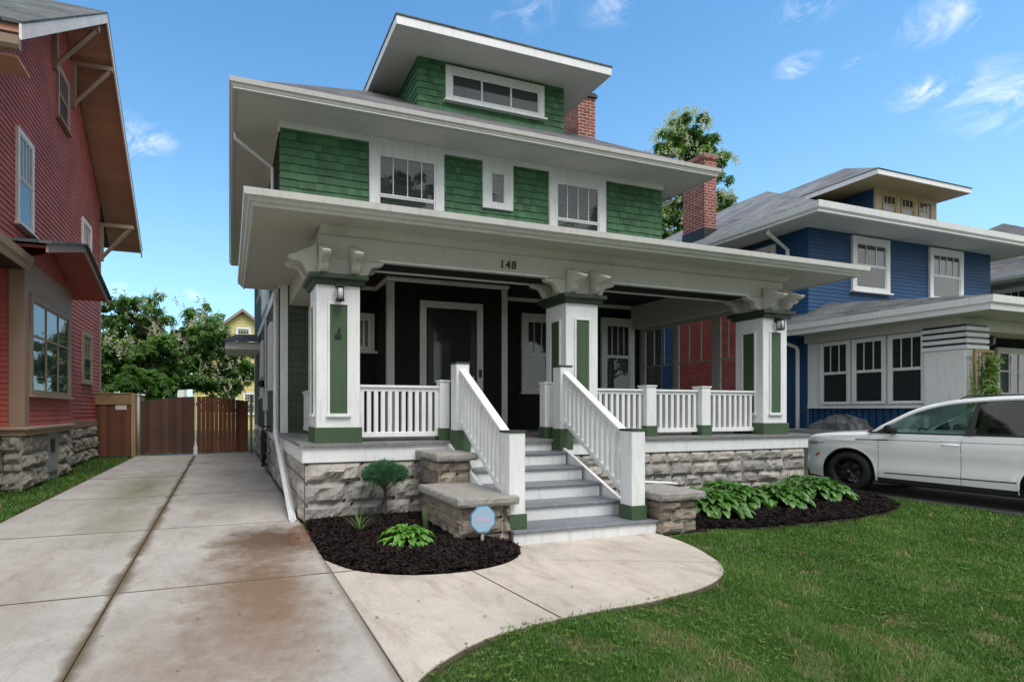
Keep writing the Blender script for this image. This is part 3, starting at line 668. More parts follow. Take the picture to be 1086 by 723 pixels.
# railings
def railing(p0, p1, z0, z1, n, bw=.04, par=G, slope=None, first=.5):
    p0 = Vector(p0); p1 = Vector(p1); L = (p1-p0).length; d = (p1-p0)/L; f = FR(p0.x, p0.y, d.x, d.y, d.y, -d.x); h0, h1 = (0, 0) if slope is None else slope
    b = MB()
    def bar(o0, o1, a, c):
        b.add([fp(f, 0, o0, a+h0), fp(f, L, o0, a+h1), fp(f, L, o1, a+h1), fp(f, 0, o1, a+h0), fp(f, 0, o0, c+h0), fp(f, L, o0, c+h1), fp(f, L, o1, c+h1), fp(f, 0, o1, c+h0)],
              [(0, 3, 2, 1), (4, 5, 6, 7), (0, 1, 5, 4), (1, 2, 6, 5), (2, 3, 7, 6), (3, 0, 4, 7)])
    bar(-.055, .055, z1-.035, z1); bar(-.03, .03, z1-.09, z1-.034)
    r = b.done('railing', M['white'], par, bevel=.004)
    b = MB(); bar(-.035, .035, z0, z0+.07); b.done('bottom_rail', M['white'], r, bevel=.004)
    for i in range(n):
        t = (i+first)/(n-1+2*first); s = L*t; h = h0+(h1-h0)*t; b = MB(); e = .03 if slope else 0
        b.box(s-bw/2, s+bw/2, -bw/2, bw/2, z0+.07+h-e, z1-.09+h+e, f); b.done('baluster', M['white'], r)
    return r
def post(x, y, w, z0, z1, band=.18, cap=True, topc='cap'):
    b = MB(); b.box(x-w/2, x+w/2, y-w/2, y+w/2, z0+band-.005, z1); p = b.done('newel_post', M['white'], G, bevel=.005)
    b = MB(); b.box(x-w/2-.015, x+w/2+.015, y-w/2-.015, y+w/2+.015, z0+.001, z0+band); b.done('base_band', M['panel'], p, bevel=.004)
    if cap:
        b = MB(); b.box(x-w/2-.012, x+w/2+.012, y-w/2-.012, y+w/2+.012, z1, z1+.025); b.done('post_cap', M[topc], p, bevel=.004)
    return p
RZ0, RZ1 = F_+.06, F_+.80
railing((1.73, 7.2), (2.97, 7.2), RZ0, RZ1, 12, .058)
post(3.02, 7.18, .15, F_, F_+.86, topc='white'); post(4.80, 7.18, .15, F_, F_+.86, topc='white')
railing((4.88, 7.2), (5.02, 7.2), RZ0, RZ1, 1, .05)
railing((5.66, 7.2), (6.70, 7.2), RZ0, RZ1, 9, .055); post(6.80, 7.18, .2, F_, F_+.84, topc='white')
railing((6.90, 7.2), (7.91, 7.2), RZ0, RZ1, 8, .058); post(8.01, 7.18, .2, F_, F_+.84, topc='white')
railing((8.11, 7.2), (9.25, 7.2), RZ0, RZ1, 9, .055)
railing((1.40, 7.57), (1.40, 10.25), RZ0, RZ1, 18, .055)
# stairs
RI = F_/6; ny = [5.02, 5.46, 5.85, 6.22, 6.59, 6.95]; SX = [(2.96, 4.92)]+[(3.06, 4.76)]*4
b = MB()
for k in range(6):
    x0, x1 = SX[min(k, 4)]; b.box(x0, x1, ny[k]+.025, ny[k]+.045, max(RI*k-.03, 0) if k else 0, RI*(k+1)-.036)
st = b.done('stair_risers', M['riser'], G, bevel=.003)
for k in range(5):
    x0, x1 = SX[k]; b = MB(); b.box(x0-.012, x1+.012, ny[k], ny[k]+.2, RI*(k+1)-.035, RI*(k+1)); b.box(x0-.012, x1+.012, ny[k]+.205, ny[k+1]+.03, RI*(k+1)-.035, RI*(k+1)-.001); b.done('tread', M['tread'], st, bevel=.006)
b = MB(); b.box(2.98, 3.0, 5.05, 5.5, 0, RI-.036); b.box(4.88, 4.90, 5.05, 5.5, 0, RI-.036)
b.done('stair_side', M['white'], G)
for xs in (3.0, 4.80):
    b = MB(); b.add([(xs, 5.47, .0), (xs+.05, 5.47, .0), (xs+.05, 7.0, .0), (xs, 7.0, .0), (xs, 5.47, .33), (xs+.05, 5.47, .33), (xs+.05, 7.0, 1.05), (xs, 7.0, 1.05)], [(0, 3, 2, 1), (4, 5, 6, 7), (0, 1, 5, 4), (1, 2, 6, 5), (2, 3, 7, 6), (3, 0, 4, 7)])
    b.done('stringer', M['white'], G)
for xa, xb in ((3.05, 3.15), (4.72, 4.87)):
    post(xa, 5.22, .2, RI, 1.25, .17); post(xb, 6.86, .2, .9, 2.16, .32)
    railing((xa, 5.31), (xb, 6.77), .42, 1.22, 12, .045, slope=(0, .87), first=.8)
# second storey windows, with louvre shades
window(G, FRONT, 2.75, 4.42, 5.20, 7.05, .2, 'dh', 'white', mun=(4, 1), blinds=True, sill=True, split=.45)
window(G, FRONT, 5.35, 6.11, 6.0, 7.05, .2, 'fixed', 'white', mun=(1, 1), sill=False, back='blind')
window(G, FRONT, 7.06, 8.65, 5.20, 7.05, .2, 'dh', 'white', mun=(4, 1), blinds=True, sill=True, split=.45)
# side windows and small items on the driveway side
window(G, LEFT, 12.1, 13.0, 2.0, 3.5, .11, 'dh', 'white'); window(G, LEFT, 15.4, 16.4, 1.9, 3.5, .11, 'dh', 'white'); window(G, LEFT, 12.0, 13.0, 4.9, 6.5, .11, 'dh', 'white'); window(G, LEFT, 16, 17, 4.9, 6.5, .11, 'dh', 'white')
b = MB(); b.box(13.2, 15.2, 0, .09, 4.1, 6.2, LEFT); b.done('bay_panel', M['white'], G)
for y in (14.3,):
    b = MB(); b.box(y-.06, y+.06, 0, .05, 2.25, 2.4, LEFT); b.tube([fp(LEFT, y, .05, 2.35), fp(LEFT, y, .14, 2.38), fp(LEFT, y, .14, 2.30)], .012); b.lathe([(.02, 2.32), (.09, 2.27), (.08, 2.12), (.0, 2.10)], fp(LEFT, y, .14, 0)); b.done('wall_lamp', M['black'], G)
# electric meter and conduit
b = MB(); b.tube([fp(LEFT, 13.9, .05, .5), fp(LEFT, 13.9, .05, 3.9)], .03); b.box(13.78, 14.02, 0, .12, 1.5, 1.95, LEFT); b.done('conduit', M['gutter'], G)
# main eaves, roof
EX0, EX1, EY0, EY1 = 0.0, 11.35, 9.6, 21.6
b = MB(); b.box(EX0+.06, EX1-.06, EY0+.06, EY1-.06, 7.18, 7.21); b.done('eave_soffit', M['soffit2'], G)
b = MB(); b.sweep([(EX0+.1, EY0+.1), (EX1-.1, EY0+.1), (EX1-.1, EY1-.1), (EX0+.1, EY1-.1)], [(-.04, 7.165), (.0, 7.165), (.02, 7.20), (.05, 7.21), (.065, 7.25), (.09, 7.27), (.105, 7.35), (.093, 7.35), (.085, 7.33), (-.04, 7.33)], closed=True); b.done('gutter', M['gutter'], G)
b = MB(); hip(b, EX0-.01+.05, EX1-.05, EY0+.04, EY1-.04, 7.335, .70); b.done('roof', M['roof'], G)
b = MB(); b.lathe([(.03, 7.178), (.03, 7.172), (0, 7.17)], (4.3, 10.0, 0)); b.done('soffit_vent', M['gutter'], G)
# downspouts
b = MB(); b.tube([(.12, 11.2, 7.2), (.12, 11.2, 7.05), (.86, 11.2, 6.55), (.86, 11.2, 4.3)], .04, 8); b.done('downspout', M['white'], G)
b = MB(); b.tube([(11.2, 11.0, 7.2), (11.2, 11.0, 7.05), (10.49, 11.0, 6.7), (10.49, 11.0, 4.6)], .04, 8); b.done('downspout', M['gutter'], G)
b = MB(); b.tube([(.88, 10.72, 3.9), (.88, 10.72, 1.12), (.86, 10.6, .98)], .045, 8); b.done('downspout', M['white'], G)
# dormer
DX0, DX1, DY = 4.2, 8.2, 11.5
b = MB(); b.box(DX0, DX1, DY, 14.5, 7.6, 9.80); dm = b.done('dormer', M['green'], G)
b = MB(); clap(b, FR(0, DY, 1, 0, 0, -1), DX0, DX1, 8.45, 9.78, .155, .02, shing=.16); clap(b, FR(DX0, 0, 0, 1, -1, 0), DY, 14.4, 8.3, 9.78, .155, .02); clap(b, FR(DX1, 0, 0, 1, 1, 0), DY, 14.4, 8.3, 9.78, .155, .02); b.done('shingle_wall', M['green'], dm, fixn=False)
window(G, FR(0, DY, 1, 0, 0, -1), 4.89, 7.59, 8.88, 9.70, .15, 'fixed', 'white', mun=(3, 1), sill=True, nm='dormer_window')
b = MB(); b.box(3.44, 8.98, 10.70, 14.6, 9.80, 9.82); b.done('dormer_soffit', M['soffit2'], G)
b = MB(); b.sweep([(3.44, 14.6), (3.44, 10.70), (8.98, 10.70), (8.98, 14.6)], [(0, 9.79), (.03, 9.79), (.03, 9.985), (0, 9.985)]); b.done('dormer_fascia', M['white'], G, bevel=.004)
b = MB(); b.sweep([(3.44, 14.6), (3.44, 10.70), (8.98, 10.70), (8.98, 14.6)], [(0, 9.986), (.05, 9.986), (.05, 10.015), (0, 10.015)])
hip(b, 3.40, 9.02, 10.66, 17.2, 10.02, .36); b.done('dormer_roof', M['roof'], G)
# chimney
b = MB(); b.box(9.7, 10.3, 12.9, 13.7, 7.8, 10.72); ch = b.done('chimney', M['brick'], G)
b = MB(); b.box(9.65, 10.35, 12.85, 13.75, 10.72, 10.80); b.box(9.68, 10.32, 12.88, 13.72, 10.80, 10.86); b.done('chimney_cap', M['black'], ch)
# side entry hood at the back of the driveway side
b = MB(); b.box(-.12, .94, 17.2, 19.3, 3.42, 3.66); b.done('side_hood', M['soffit2'], G, bevel=.01)
b = MB(); b.quad((-.22, 17.1, 3.66), (.94, 17.1, 3.66+.0), (.94, 18.2, 4.05), (.2, 18.2, 4.02)); b.quad((-.22, 19.4, 3.66), (-.22, 17.1, 3.66), (.2, 18.2, 4.02)); b.done('side_hood_roof', M['roofr'], G)
# porch end screens on the right (storm sash with fanlight bars)
SC = FR(9.72, 0, 0, 1, 1, 0); b = MB()
ys_ = [7.58, 8.02, 9.02, 9.12, 10.10, 10.42]
M['screenframe'] = paint('grey_sash', (.34, .32, .30), .5, .1, .1)
b = MB(); b.box(7.56, 10.46, -.05, .05, 3.43, 3.50, SC)
b.box(8.28, 8.42, -.05, .05, F_+.02, 3.43, SC); b.box(9.34, 9.44, -.05, .05, F_+.02, 3.43, SC); b.box(10.34, 10.46, -.05, .05, F_+.02, 3.43, SC); b.box(7.56, 7.66, -.05, .05, F_+.02, 3.43, SC); b.box(7.66, 10.34, -.05, .05, F_+.02, F_+.1, SC)
sc_ = b.done('porch_screen', M['screenframe'], G, bevel=.003)
for (a, c) in ((7.66, 8.28), (8.42, 9.34), (9.44, 10.34)):
    b = MB(); e = .03
    b.box(a, a+e, -.02, .02, F_+.1, 3.43, SC); b.box(c-e, c, -.02, .02, F_+.1, 3.43, SC); b.box(a+e, c-e, -.02, .02, 2.55, 2.58, SC)
    for k in (1, 2): x = a+(c-a)*k/3; b.box(x-.009, x+.009, -.012, .012, 2.58, 3.43, SC)
    s_ = b.done('sash', M['screenframe'], sc_)
    b = MB(); b.quad(fp(SC, a, 0, F_+.1), fp(SC, c, 0, F_+.1), fp(SC, c, 0, 3.43), fp(SC, a, 0, 3.43)); b.done('pane', M['glass'], sc_, fixn=False)

# ---------- separate things round the porch ----------
def pier(x0, x1, y0, y1, h, seed, label, skew=0):
    T = thing('stone_pier', label, 'stone pier', ((x0+x1)/2, (y0+y1)/2, 0), 'stone piers beside the porch steps')
    b = MB(); b.box(x0+.03, x1-.03, y0+.03, y1-.03, 0, h); b.done('pier_core', M['mortar'], T)
    b = MB(); c = .155
    stones(b, FR(0, y0+.03, 1, 0, 0, -1), x0, x1, 0, h, c, (.15, .38), .045, seed); stones(b, FR(x0+.03, 0, 0, 1, -1, 0), y0, y1, 0, h, c, (.15, .38), .045, seed+1)
    stones(b, FR(x1-.03, 0, 0, 1, 1, 0), y0, y1, 0, h, c, (.15, .38), .045, seed+2); b.done('stonework', M['pierstone'], T, fixn=False)
    b = MB(); n = 16; ring = []
    for (ax, ay), (cx, cy) in zip([(x0-.05, y0-.06), (x1+.05, y0-.06), (x1+.05, y1+.02), (x0-.05, y1+.02)], [(x1+.05, y0-.06), (x1+.05, y1+.02), (x0-.05, y1+.02), (x0-.05, y0-.06)]):
        for k in range(n): t = k/n; ring.append((ax+(cx-ax)*t, ay+(cy-ay)*t))
    vs = []; m = len(ring)
    cxm, cym = (x0+x1)/2, (y0+y1)/2
    for lv, (z, s_) in enumerate(((h, .0), (h+.03, .012), (h+.075, .004), (h+.092, -.012))):
        for (x, y) in ring:
            nn = noise.noise(Vector((x*14, y*14, z*30+seed)))*.012; d = Vector((x-cxm, y-cym)); d.normalize(); vs.append((x+d.x*(s_+nn), y+d.y*(s_+nn), z+noise.noise(Vector((x*8, y*8, seed)))*.006))
    fs = [(l*m+i, l*m+(i+1) % m, (l+1)*m+(i+1) % m, (l+1)*m+i) for l in range(3) for i in range(m)]+[tuple(range(3*m, 4*m)), tuple(range(m-1, -1, -1))]
    b.add(vs, fs, .35); b.done('cap_slab', M['slab'], T)
    return T
pier(2.34, 2.97, 5.10, 6.22, .47, 21, 'low stone pier left of the steps with the octagonal sign in front')
pier(2.56, 3.02, 6.22, 6.96, .85, 31, 'taller stone pier left of the steps against the porch wall')
pier(4.93, 5.50, 4.98, 5.62, .42, 41, 'low stone pier at the right end of the bottom step')
# security sign
T = thing('yard_sign', 'pale blue octagonal yard sign on a stake in front of the low stone pier', 'sign', (2.53, 5.0, 0))
M['signblue'] = simple('sign_blue', (.07, .17, .26), .3); M['signpale'] = simple('sign_pale', (.30, .42, .55), .25); M['signpink'] = simple('sign_pink', (.44, .38, .52), .3)
def octa(r, y0, y1, mat, nm, sq=1, par=T):
    b = MB(); b.prism([(2.54+r*math.cos(math.pi/8+k*math.pi/4), .355+r*math.sin(math.pi/8+k*math.pi/4)) for k in range(8)], -y0, -y1, FR(0, 4.96, 1, 0, 0, -1), 'o'); return b.done(nm, mat, par, bevel=.001)
octa(.158, -.006, .0, M['signblue'], 'sign_panel'); octa(.143, -.0075, -.006, M['signpale'], 'sign_face')
b = MB(); fs_ = FR(0, 4.96, 1, 0, 0, -1); b.box(2.46, 2.62, .0078, .009, .33, .375, fs_); b.done('sign_print', M['signpink'], T)
b = MB(); b.box(2.525, 2.555, -.02, -.005, .0, .4, fs_); b.done('stake', M['postgrey'], T)
# downspout extension lying against the foundation
b = MB(); pts = [(.84, 10.0, 1.10), (.82, 9.7, 1.02), (.81, 7.2, .075), (.80, 7.02, .05)]
for a, c in zip(pts, pts[1:]): pass
b.tube(pts, .052, 4); tag(b.done('downspout_extension', M['white'], bevel=.004), 'long white drain pipe sloping down along the stone foundation', 'drain pipe')
b = MB(); b.tube([(6.05, 6.86, .36), (6.3, 6.80, .345), (6.8, 6.72, .315), (6.95, 6.70, .30)], .026, 8); tag(b.done('drain_pipe', M['white'], smooth=True), 'short thin white pipe sticking out of the stone wall above the hostas', 'pipe')
# cable coil
b = MB(); rr = random.Random(5)
for k in range(7):
    y0 = 12.6+k*.075; pts = []; h = rr.uniform(.35, .47); w = rr.uniform(.08, .16); xx = .85-rr.uniform(0, .12)
    for i in range(25):
        t = i/24*2*math.pi; pts.append((xx+.02*math.sin(3*t+k), y0+w*math.sin(t), .62+h*math.cos(t)+.03*math.sin(2*t+k)))
    b.tube(pts, .013, 6)
b.tube([(.93, 12.8, 1.12), (.78, 12.8, 1.12), (.76, 12.8, 1.16)], .015)
tag(b.done('cable_coil', M['rubber'], smooth=True), 'black cable coiled on a hook on the driveway side of the green house', 'cable')
# ================= red house =================
RX = -4.0
RH = thing('red_house', 'red clapboard house with steep gable and bracketed overhang, cut by the left edge', 'house', (-7, 14.3, 0))
RW = FR(RX, 0, 0, 1, 1, 0)
RY0, RY1 = 9.9, 19.2; PKY, PKZ = 15.15, 11.45; sl = .795
def rx(z):
    if z < 6.7: return (RY0, RY1)
    return (max(RY0, PKY-(PKZ-z)/sl), min(RY1, PKY+(PKZ-z)/sl))
b = MB(); b.prism([(RY0, .9), (RY1, .9), (RY1, 6.9), (PKY, 11.2), (RY0, 6.9)], -9, -.001, RW, 'o'); b.done('wall', M['mortar'], RH)
b = MB(); clap(b, RW, RY0, RY1, 1.2, 11.3, .115, .02, xr=rx); clap(b, FR(0, RY0, 1, 0, 0, -1), -13, RX, 1.2, 6.9, .115, .02); b.done('clapboard_wall', M['red'], RH, fixn=False)
b = MB(); b.box(RX-8, RX-.03, RY0+.03, RY1, 0, 1.0); b.box(-6, -3.66, 11.33, 14.27, 0, 1.05); b.done('foundation_core', M['mortar'], RH)
M['rstone'] = stone('rough_grey_block', (.30, .28, .245), .2, .45)
b = MB(); stones(b, FR(RX-.02, 0, 0, 1, 1, 0), 14.3, RY1, 0, 1.05, .36, (.4, .8), .1, 51); stones(b, FR(-3.66, 0, 0, 1, 1, 0), 11.3, 12.75, 0, 1.05, .34, (.4, .8), .1, 52)
stones(b, FR(-3.66, 0, 0, 1, 1, 0), 13.5, 14.3, 0, 1.05, .34, (.4, .8), .1, 55); stones(b, FR(0, 11.33, 1, 0, 0, -1), -6.5, -3.62, 0, 1.05, .34, (.4, .8), .1, 53); stones(b, FR(RX-.02, 0, 0, 1, 1, 0), RY0, 11.3, 0, 1.05, .34, (.4, .8), .1, 54); b.done('foundation', M['rstone'], RH, fixn=False)
b = MB(); b.box(12.78, 13.48, -.02, .03, .18, 1.05, FR(-3.66, 0, 0, 1, 1, 0)); gb = b.done('glass_block_window', paint('glass_block', (.25, .29, .29), .3, .2, .1), RH)
b = MB(); b.box(12.98, 13.2, .03, .05, .6, .88, FR(-3.66, 0, 0, 1, 1, 0)); b.done('vent', M['black'], gb)
b = MB(); b.box(14.32, RY1+.02, 0, .06, 1.02, 1.2, RW); b.box(RY0, 11.28, 0, .06, 1.02, 1.2, RW); b.done('water_table', M['brown'], RH, bevel=.006)
b = MB(); b.box(RY1-.1, RY1+.02, 0, .04, 1.2, 6.8, RW); b.done('corner_board', M['brown'], RH)
# box bay
BW = FR(-3.6, 0, 0, 1, 1, 0); BF = FR(0, 11.3, 1, 0, 0, -1)
b = MB(); b.box(-5.9, -3.6, 11.3, 14.3, 1.05, 4.45); bay = b.done('bay', M['mortar'], RH)
b = MB(); clap(b, BW, 11.3, 14.3, 1.2, 1.78, .1, .018); clap(b, BF, -5.9, -3.62, 1.2, 4.1, .1, .018); clap(b, FR(0, 14.3, 1, 0, 0, 1), -4, -3.6, 1.2, 4.1, .1, .018); b.done('clapboard_wall', M['red'], bay, fixn=False)
b = MB(); b.box(11.28, 11.5, 0, .035, 1.2, 4.3, BW); b.box(-3.82, -3.565, 0, .035, 1.2, 4.3, BF); b.box(14.1, 14.3, 0, .03, 1.78, 4.3, BW); b.box(11.5, 14.1, .0, .03, 3.72, 4.3, BW); b.box(-5.9, -3.82, 0, .03, 4.1, 4.3, BF)
b.sweep([(-5.9, 11.3), (-3.6, 11.3), (-3.6, 14.3)], [(0, 1.03), (.05, 1.03), (.05, 1.12), (.11, 1.14), (.11, 1.17), (.04, 1.2), (0, 1.2)]); b.done('bay_trim', M['brown'], bay, bevel=.006)
window(RH, BW, 11.52, 14.08, 1.80, 3.70, .10, 'fixed', 'brown', mun=(3, 1), mid=.62, sill=True, nm='bay_window')
# gabled hood over the bay
pk = (12.85, 4.98)
b = MB()
for a, c in (((10.5, 4.30), pk), (pk, (15.2, 4.30))):
    b.prism([(a[0], a[1]), (c[0], c[1]), (c[0], c[1]+.05), (a[0], a[1]+.05)], 0, 1.0, RW, 'o')
bh = b.done('bay_hood', M['red'], RH)
b = MB()
for a, c in (((10.45, 4.285), pk), (pk, (15.25, 4.285))):
    b.prism([(a[0], a[1]-.07), (c[0], c[1]-.07), (c[0], c[1]+.10), (a[0], a[1]+.10)], 1.0, 1.04, RW, 'o')
b.done('barge_board', M['brown'], bh, bevel=.004)
b = MB()
for a, c in (((10.4, 4.36), (pk[0], pk[1]+.08)), ((pk[0], pk[1]+.08), (15.3, 4.36))):
    b.prism([(a[0], a[1]), (c[0], c[1]), (c[0], c[1]+.04), (a[0], a[1]+.04)], 0, 1.1, RW, 'o')
b.done('hood_roof', M['roofr'], bh)
b = MB(); b.prism([(11.3, 4.3), (14.3, 4.3), (12.85, 4.85)], 0, .42, RW, 'o'); b.done('hood_gable', M['red'], bh)
# front porch roof end
b = MB(); b.box(-13, -3.45, 7.6, 11.0, 4.02, 4.2); pr_ = b.done('front_porch_roof', M['ceil'], RH)
b = MB(); b.sweep([(-13, 7.6), (-3.45, 7.6), (-3.45, 11.0)], [(0, 4.0), (.03, 4.0), (.05, 4.08), (.10, 4.12), (.12, 4.24), (0, 4.24)]); b.done('gutter', M['brown'], pr_)
b = MB(); b.quad((-13, 7.5, 4.25), (-3.35, 7.5, 4.25), (-4.0, 9.9, 4.9), (-13, 9.9, 4.9)); b.quad((-3.35, 7.5, 4.25), (-3.35, 11.1, 4.25), (-4, 11.1, 4.7), (-4, 9.9, 4.9)); b.done('roof_surface', M['roofr'], pr_)
b = MB(); b.box(-3.95, -3.7, 7.8, 8.05, 0, 4.0); b.done('porch_post', M['brown'], RH)
# windows on gable wall
window(RH, RW, 12.1, 13.0, 5.2, 7.1, .09, 'dh', 'barge'); window(RH, RW, 16.9, 17.9, 5.7, 7.0, .10, 'dh', 'barge'); window(RH, RW, 16.9, 18.0, 2.3, 3.8, .12, 'dh', 'brown', sill=True)
window(RH, RW, 14.65, 15.6, 8.65, 9.95, .10, 'dh', 'brown')
# main roof with wide rake
OX = -3.0
def rk(z_off, o0, o1, th, mat, nm, par, y0=9.30, y1=20.85):
    b = MB(); zc = PKZ+.12+z_off
    for a, c in (((y0, zc-(PKY-y0)*sl*.94), (PKY, zc)), ((PKY, zc), (y1, zc-(y1-PKY)*sl*.985))):
        b.prism([a, c, (c[0], c[1]+th), (a[0], a[1]+th)], o0, o1, RW, 'o')
    return b.done(nm, M[mat], par, bevel=.004)
rf = rk(.14, -9, 1.03, .05, 'roofr', 'roof', RH)
# rake soffit boards
b = MB(); nb = 9
zc = PKZ+.12
for a, c in (((9.35, zc-(PKY-9.35)*sl*.94), (PKY, zc)), ((PKY, zc), (20.8, zc-(20.8-PKY)*sl*.985))):
    n = 44
    for k in range(n):
        p = (a[0]+(c[0]-a[0])*k/n, a[1]+(c[1]-a[1])*k/n); q = (a[0]+(c[0]-a[0])*(k+.955)/n, a[1]+(c[1]-a[1])*(k+.955)/n)
        b.prism([p, q, (q[0], q[1]+.12), (p[0], p[1]+.12)], .0, .98, RW, 'o')
b.done('rake_soffit', M['redsh'], rf)
rk(-.10, .98, 1.02, .26, 'barge', 'barge_board', rf)
b = MB(); b.sweep([(-13, 9.32), (-3.0, 9.32)], [(-.02, 6.93), (.06, 6.93), (.10, 6.98), (.12, 7.10), (-.02, 7.10)]); b.done('gutter', M['brown'], rf)
b = MB(); b.box(-13, -3.06, 9.36, 9.9, 6.86, 6.90); b.done('eave_soffit', M['redsh'], rf)
# knee brackets under the rake
for yb in (14.4, 15.95, 20.0):
    zb = zc-abs(yb-PKY)*sl-.12; b = MB()
    y = min(yb, RY1-.05) if yb > 16 else yb
    b.box(y-.06, y+.06, .0, .12, zb-1.25, zb-.02, RW); b.box(y-.06, y+.06, .12, 1.0, zb-.14, zb-.02, RW)
    b.tube([fp(RW, y, .06, zb-1.15), fp(RW, y, .5, zb-.62), fp(RW, y, .93, zb-.10)], .065, 4); b.done('knee_bracket', M['brown'], RH, bevel=.005)

# ================= fence, gate =================
T = thing('board_fence', 'reddish board fence with tan top rail beside the red house', 'fence', (-3.4, 18.6, 0))
b = MB(); x = -3.98
while x < -2.98: w = .14; b.box(x, x+w+.004, 18.545+(.012 if int(x*50) % 2 else 0), 18.58, .06, 1.68); x += w
b.done('fence_boards', M['fence'], T)
b = MB(); b.box(-4.0, -2.95, 18.52, 18.62, 1.68, 2.02); b.box(-4.0, -2.93, 18.50, 18.66, 2.02, 2.06); b.box(-2.97, -2.85, 18.5, 18.62, 0, 2.04); b.done('top_rail', M['tanwood'], T, bevel=.004)
b = MB(); b.box(-2.95, -2.85, 18.64, 20.4, .0, 1.98); b.box(-2.97, -2.83, 18.66, 20.4, 1.98, 2.02); b.done('side_panel', M['tanwood'], T)
b = MB(); b.box(-3.42, -3.1, 18.535, 18.55, 1.52, 1.66); b.done('notice', simple('notice_white', (.5, .47, .45), .5), T, label='small blank white notice')
for i, (x0, x1, lab) in enumerate(((-2.72, -1.10, 'left leaf of the brown board driveway gate'), (-1.02, .62, 'right leaf of the brown board driveway gate, gaps between its boards'))):
    T = thing('driveway_gate', lab, 'gate', ((x0+x1)/2, 18.7, 0), 'leaves of the driveway gate')
    x = x0; n = 12; w = (x1-x0)/n
    b = MB()
    for k in range(n):
        t = ((x0+w*k)+2.72)/3.34; h = 1.80+.16*math.sin(math.pi*t); gap = -.003 if i == 0 else R.uniform(-.003, .014)
        b.box(x0+w*k, x0+w*(k+1)-gap, 18.70+(.008 if k % 2 else 0)+R.uniform(0, .003), 18.725, .09+R.uniform(-.02, .02), h)
    b.done('gate_boards', M['fence2'] if i == 0 else M['fence'], T)
    b = MB(); b.box(x0, x1, 18.727, 18.765, .3, .4); b.box(x0, x1, 18.727, 18.765, 1.45, 1.55); b.box(x0, x0+.05, 18.766, 18.80, .06, 1.8); b.box(x1-.05, x1, 18.766, 18.80, .06, 1.8); b.done('gate_frame', M['postgrey'], T)
for x, lab in ((-2.79, 'grey metal gate post beside the board fence'), (.72, 'grey metal gate post against the green house')):
    b = MB(); b.tube([(x, 18.68, 0), (x, 18.68, 1.98)], .045, 12); b.lathe([(.055, 1.98), (.055, 2.02), (.0, 2.05)], (x, 18.68, 0)); tag(b.done('gate_post', M['postgrey'], smooth=True), lab, 'gate post', 'gate posts')
b = MB(); b.tube([(-1.06, 18.64, .02), (-1.06, 18.64, 1.95)], .022, 8); b.box(-1.12, -1.0, 18.60, 18.68, .0, .32); b.tube([(-1.06, 18.64, .32), (-1.06, 18.64, .45)], .04, 8); tag(b.done('drop_rod', M['white'], bevel=.003), 'white drop rod where the two gate leaves meet', 'gate latch')

# ================= houses at the back =================
Y = thing('yellow_house', 'yellow clapboard gabled house far behind the driveway gate', 'house', (1, 42, 0))
YF = FR(0, 42, 1, 0, 0, -1)
b = MB(); b.prism([(-2.6, 0), (4.6, 0), (4.6, 6.25), (.98, 9.05), (-2.6, 6.25)], -8, -.001, YF, 'o'); b.done('wall', M['yellow'], Y)
b = MB(); clap(b, YF, -2.6, 4.6, .3, 9.0, .22, .03, xr=lambda z: (-2.6, 4.6) if z < 6.25 else (-2.6+(z-6.25)/.78, 4.6-(z-6.25)/.78)); b.done('clapboard_wall', M['yellow'], Y, fixn=False)
b = MB()
for a, c in (((-2.95, 5.98), (.98, 9.07)), ((.98, 9.07), (4.95, 5.98))): b.prism([a, c, (c[0], c[1]+.2), (a[0], a[1]+.2)], -8, .35, YF, 'o')
yr = b.done('roof', M['roofr'], Y)
b = MB()
for a, c in (((-2.97, 5.93), (.98, 9.04)), ((.98, 9.04), (4.97, 5.93))): b.prism([a, c, (c[0], c[1]+.18), (a[0], a[1]+.18)], .351, .39, YF, 'o')
b.done('barge_board', M['brown'], yr)
window(Y, YF, .5, 1.6, 6.4, 7.9, .14, 'dh', 'white'); window(Y, YF, -.4, .6, 1.2, 2.9, .14, 'dh', 'white'); window(Y, YF, -.55, .7, 4.0, 5.4, .14, 'dh', 'white'); window(Y, YF, 1.0, 2.0, 1.2, 2.9, .14, 'dh', 'white')
S = thing('white_shed', 'small white outbuilding seen between the tree and the yellow house', 'shed', (-4, 39, 0)); SF = FR(0, 38.5, 1, 0, 0, -1)
b = MB(); b.box(-6.2, -2.95, 38.5, 41.5, 0, 4.2); b.done('wall', M['white'], S); b = MB(); b.box(-6.4, -2.8, 38.2, 41.8, 4.2, 4.35); b.done('roof', M['roofr'], S)
window(S, SF, -4.0, -3.2, 1.9, 3.3, .1, 'dh', 'white')

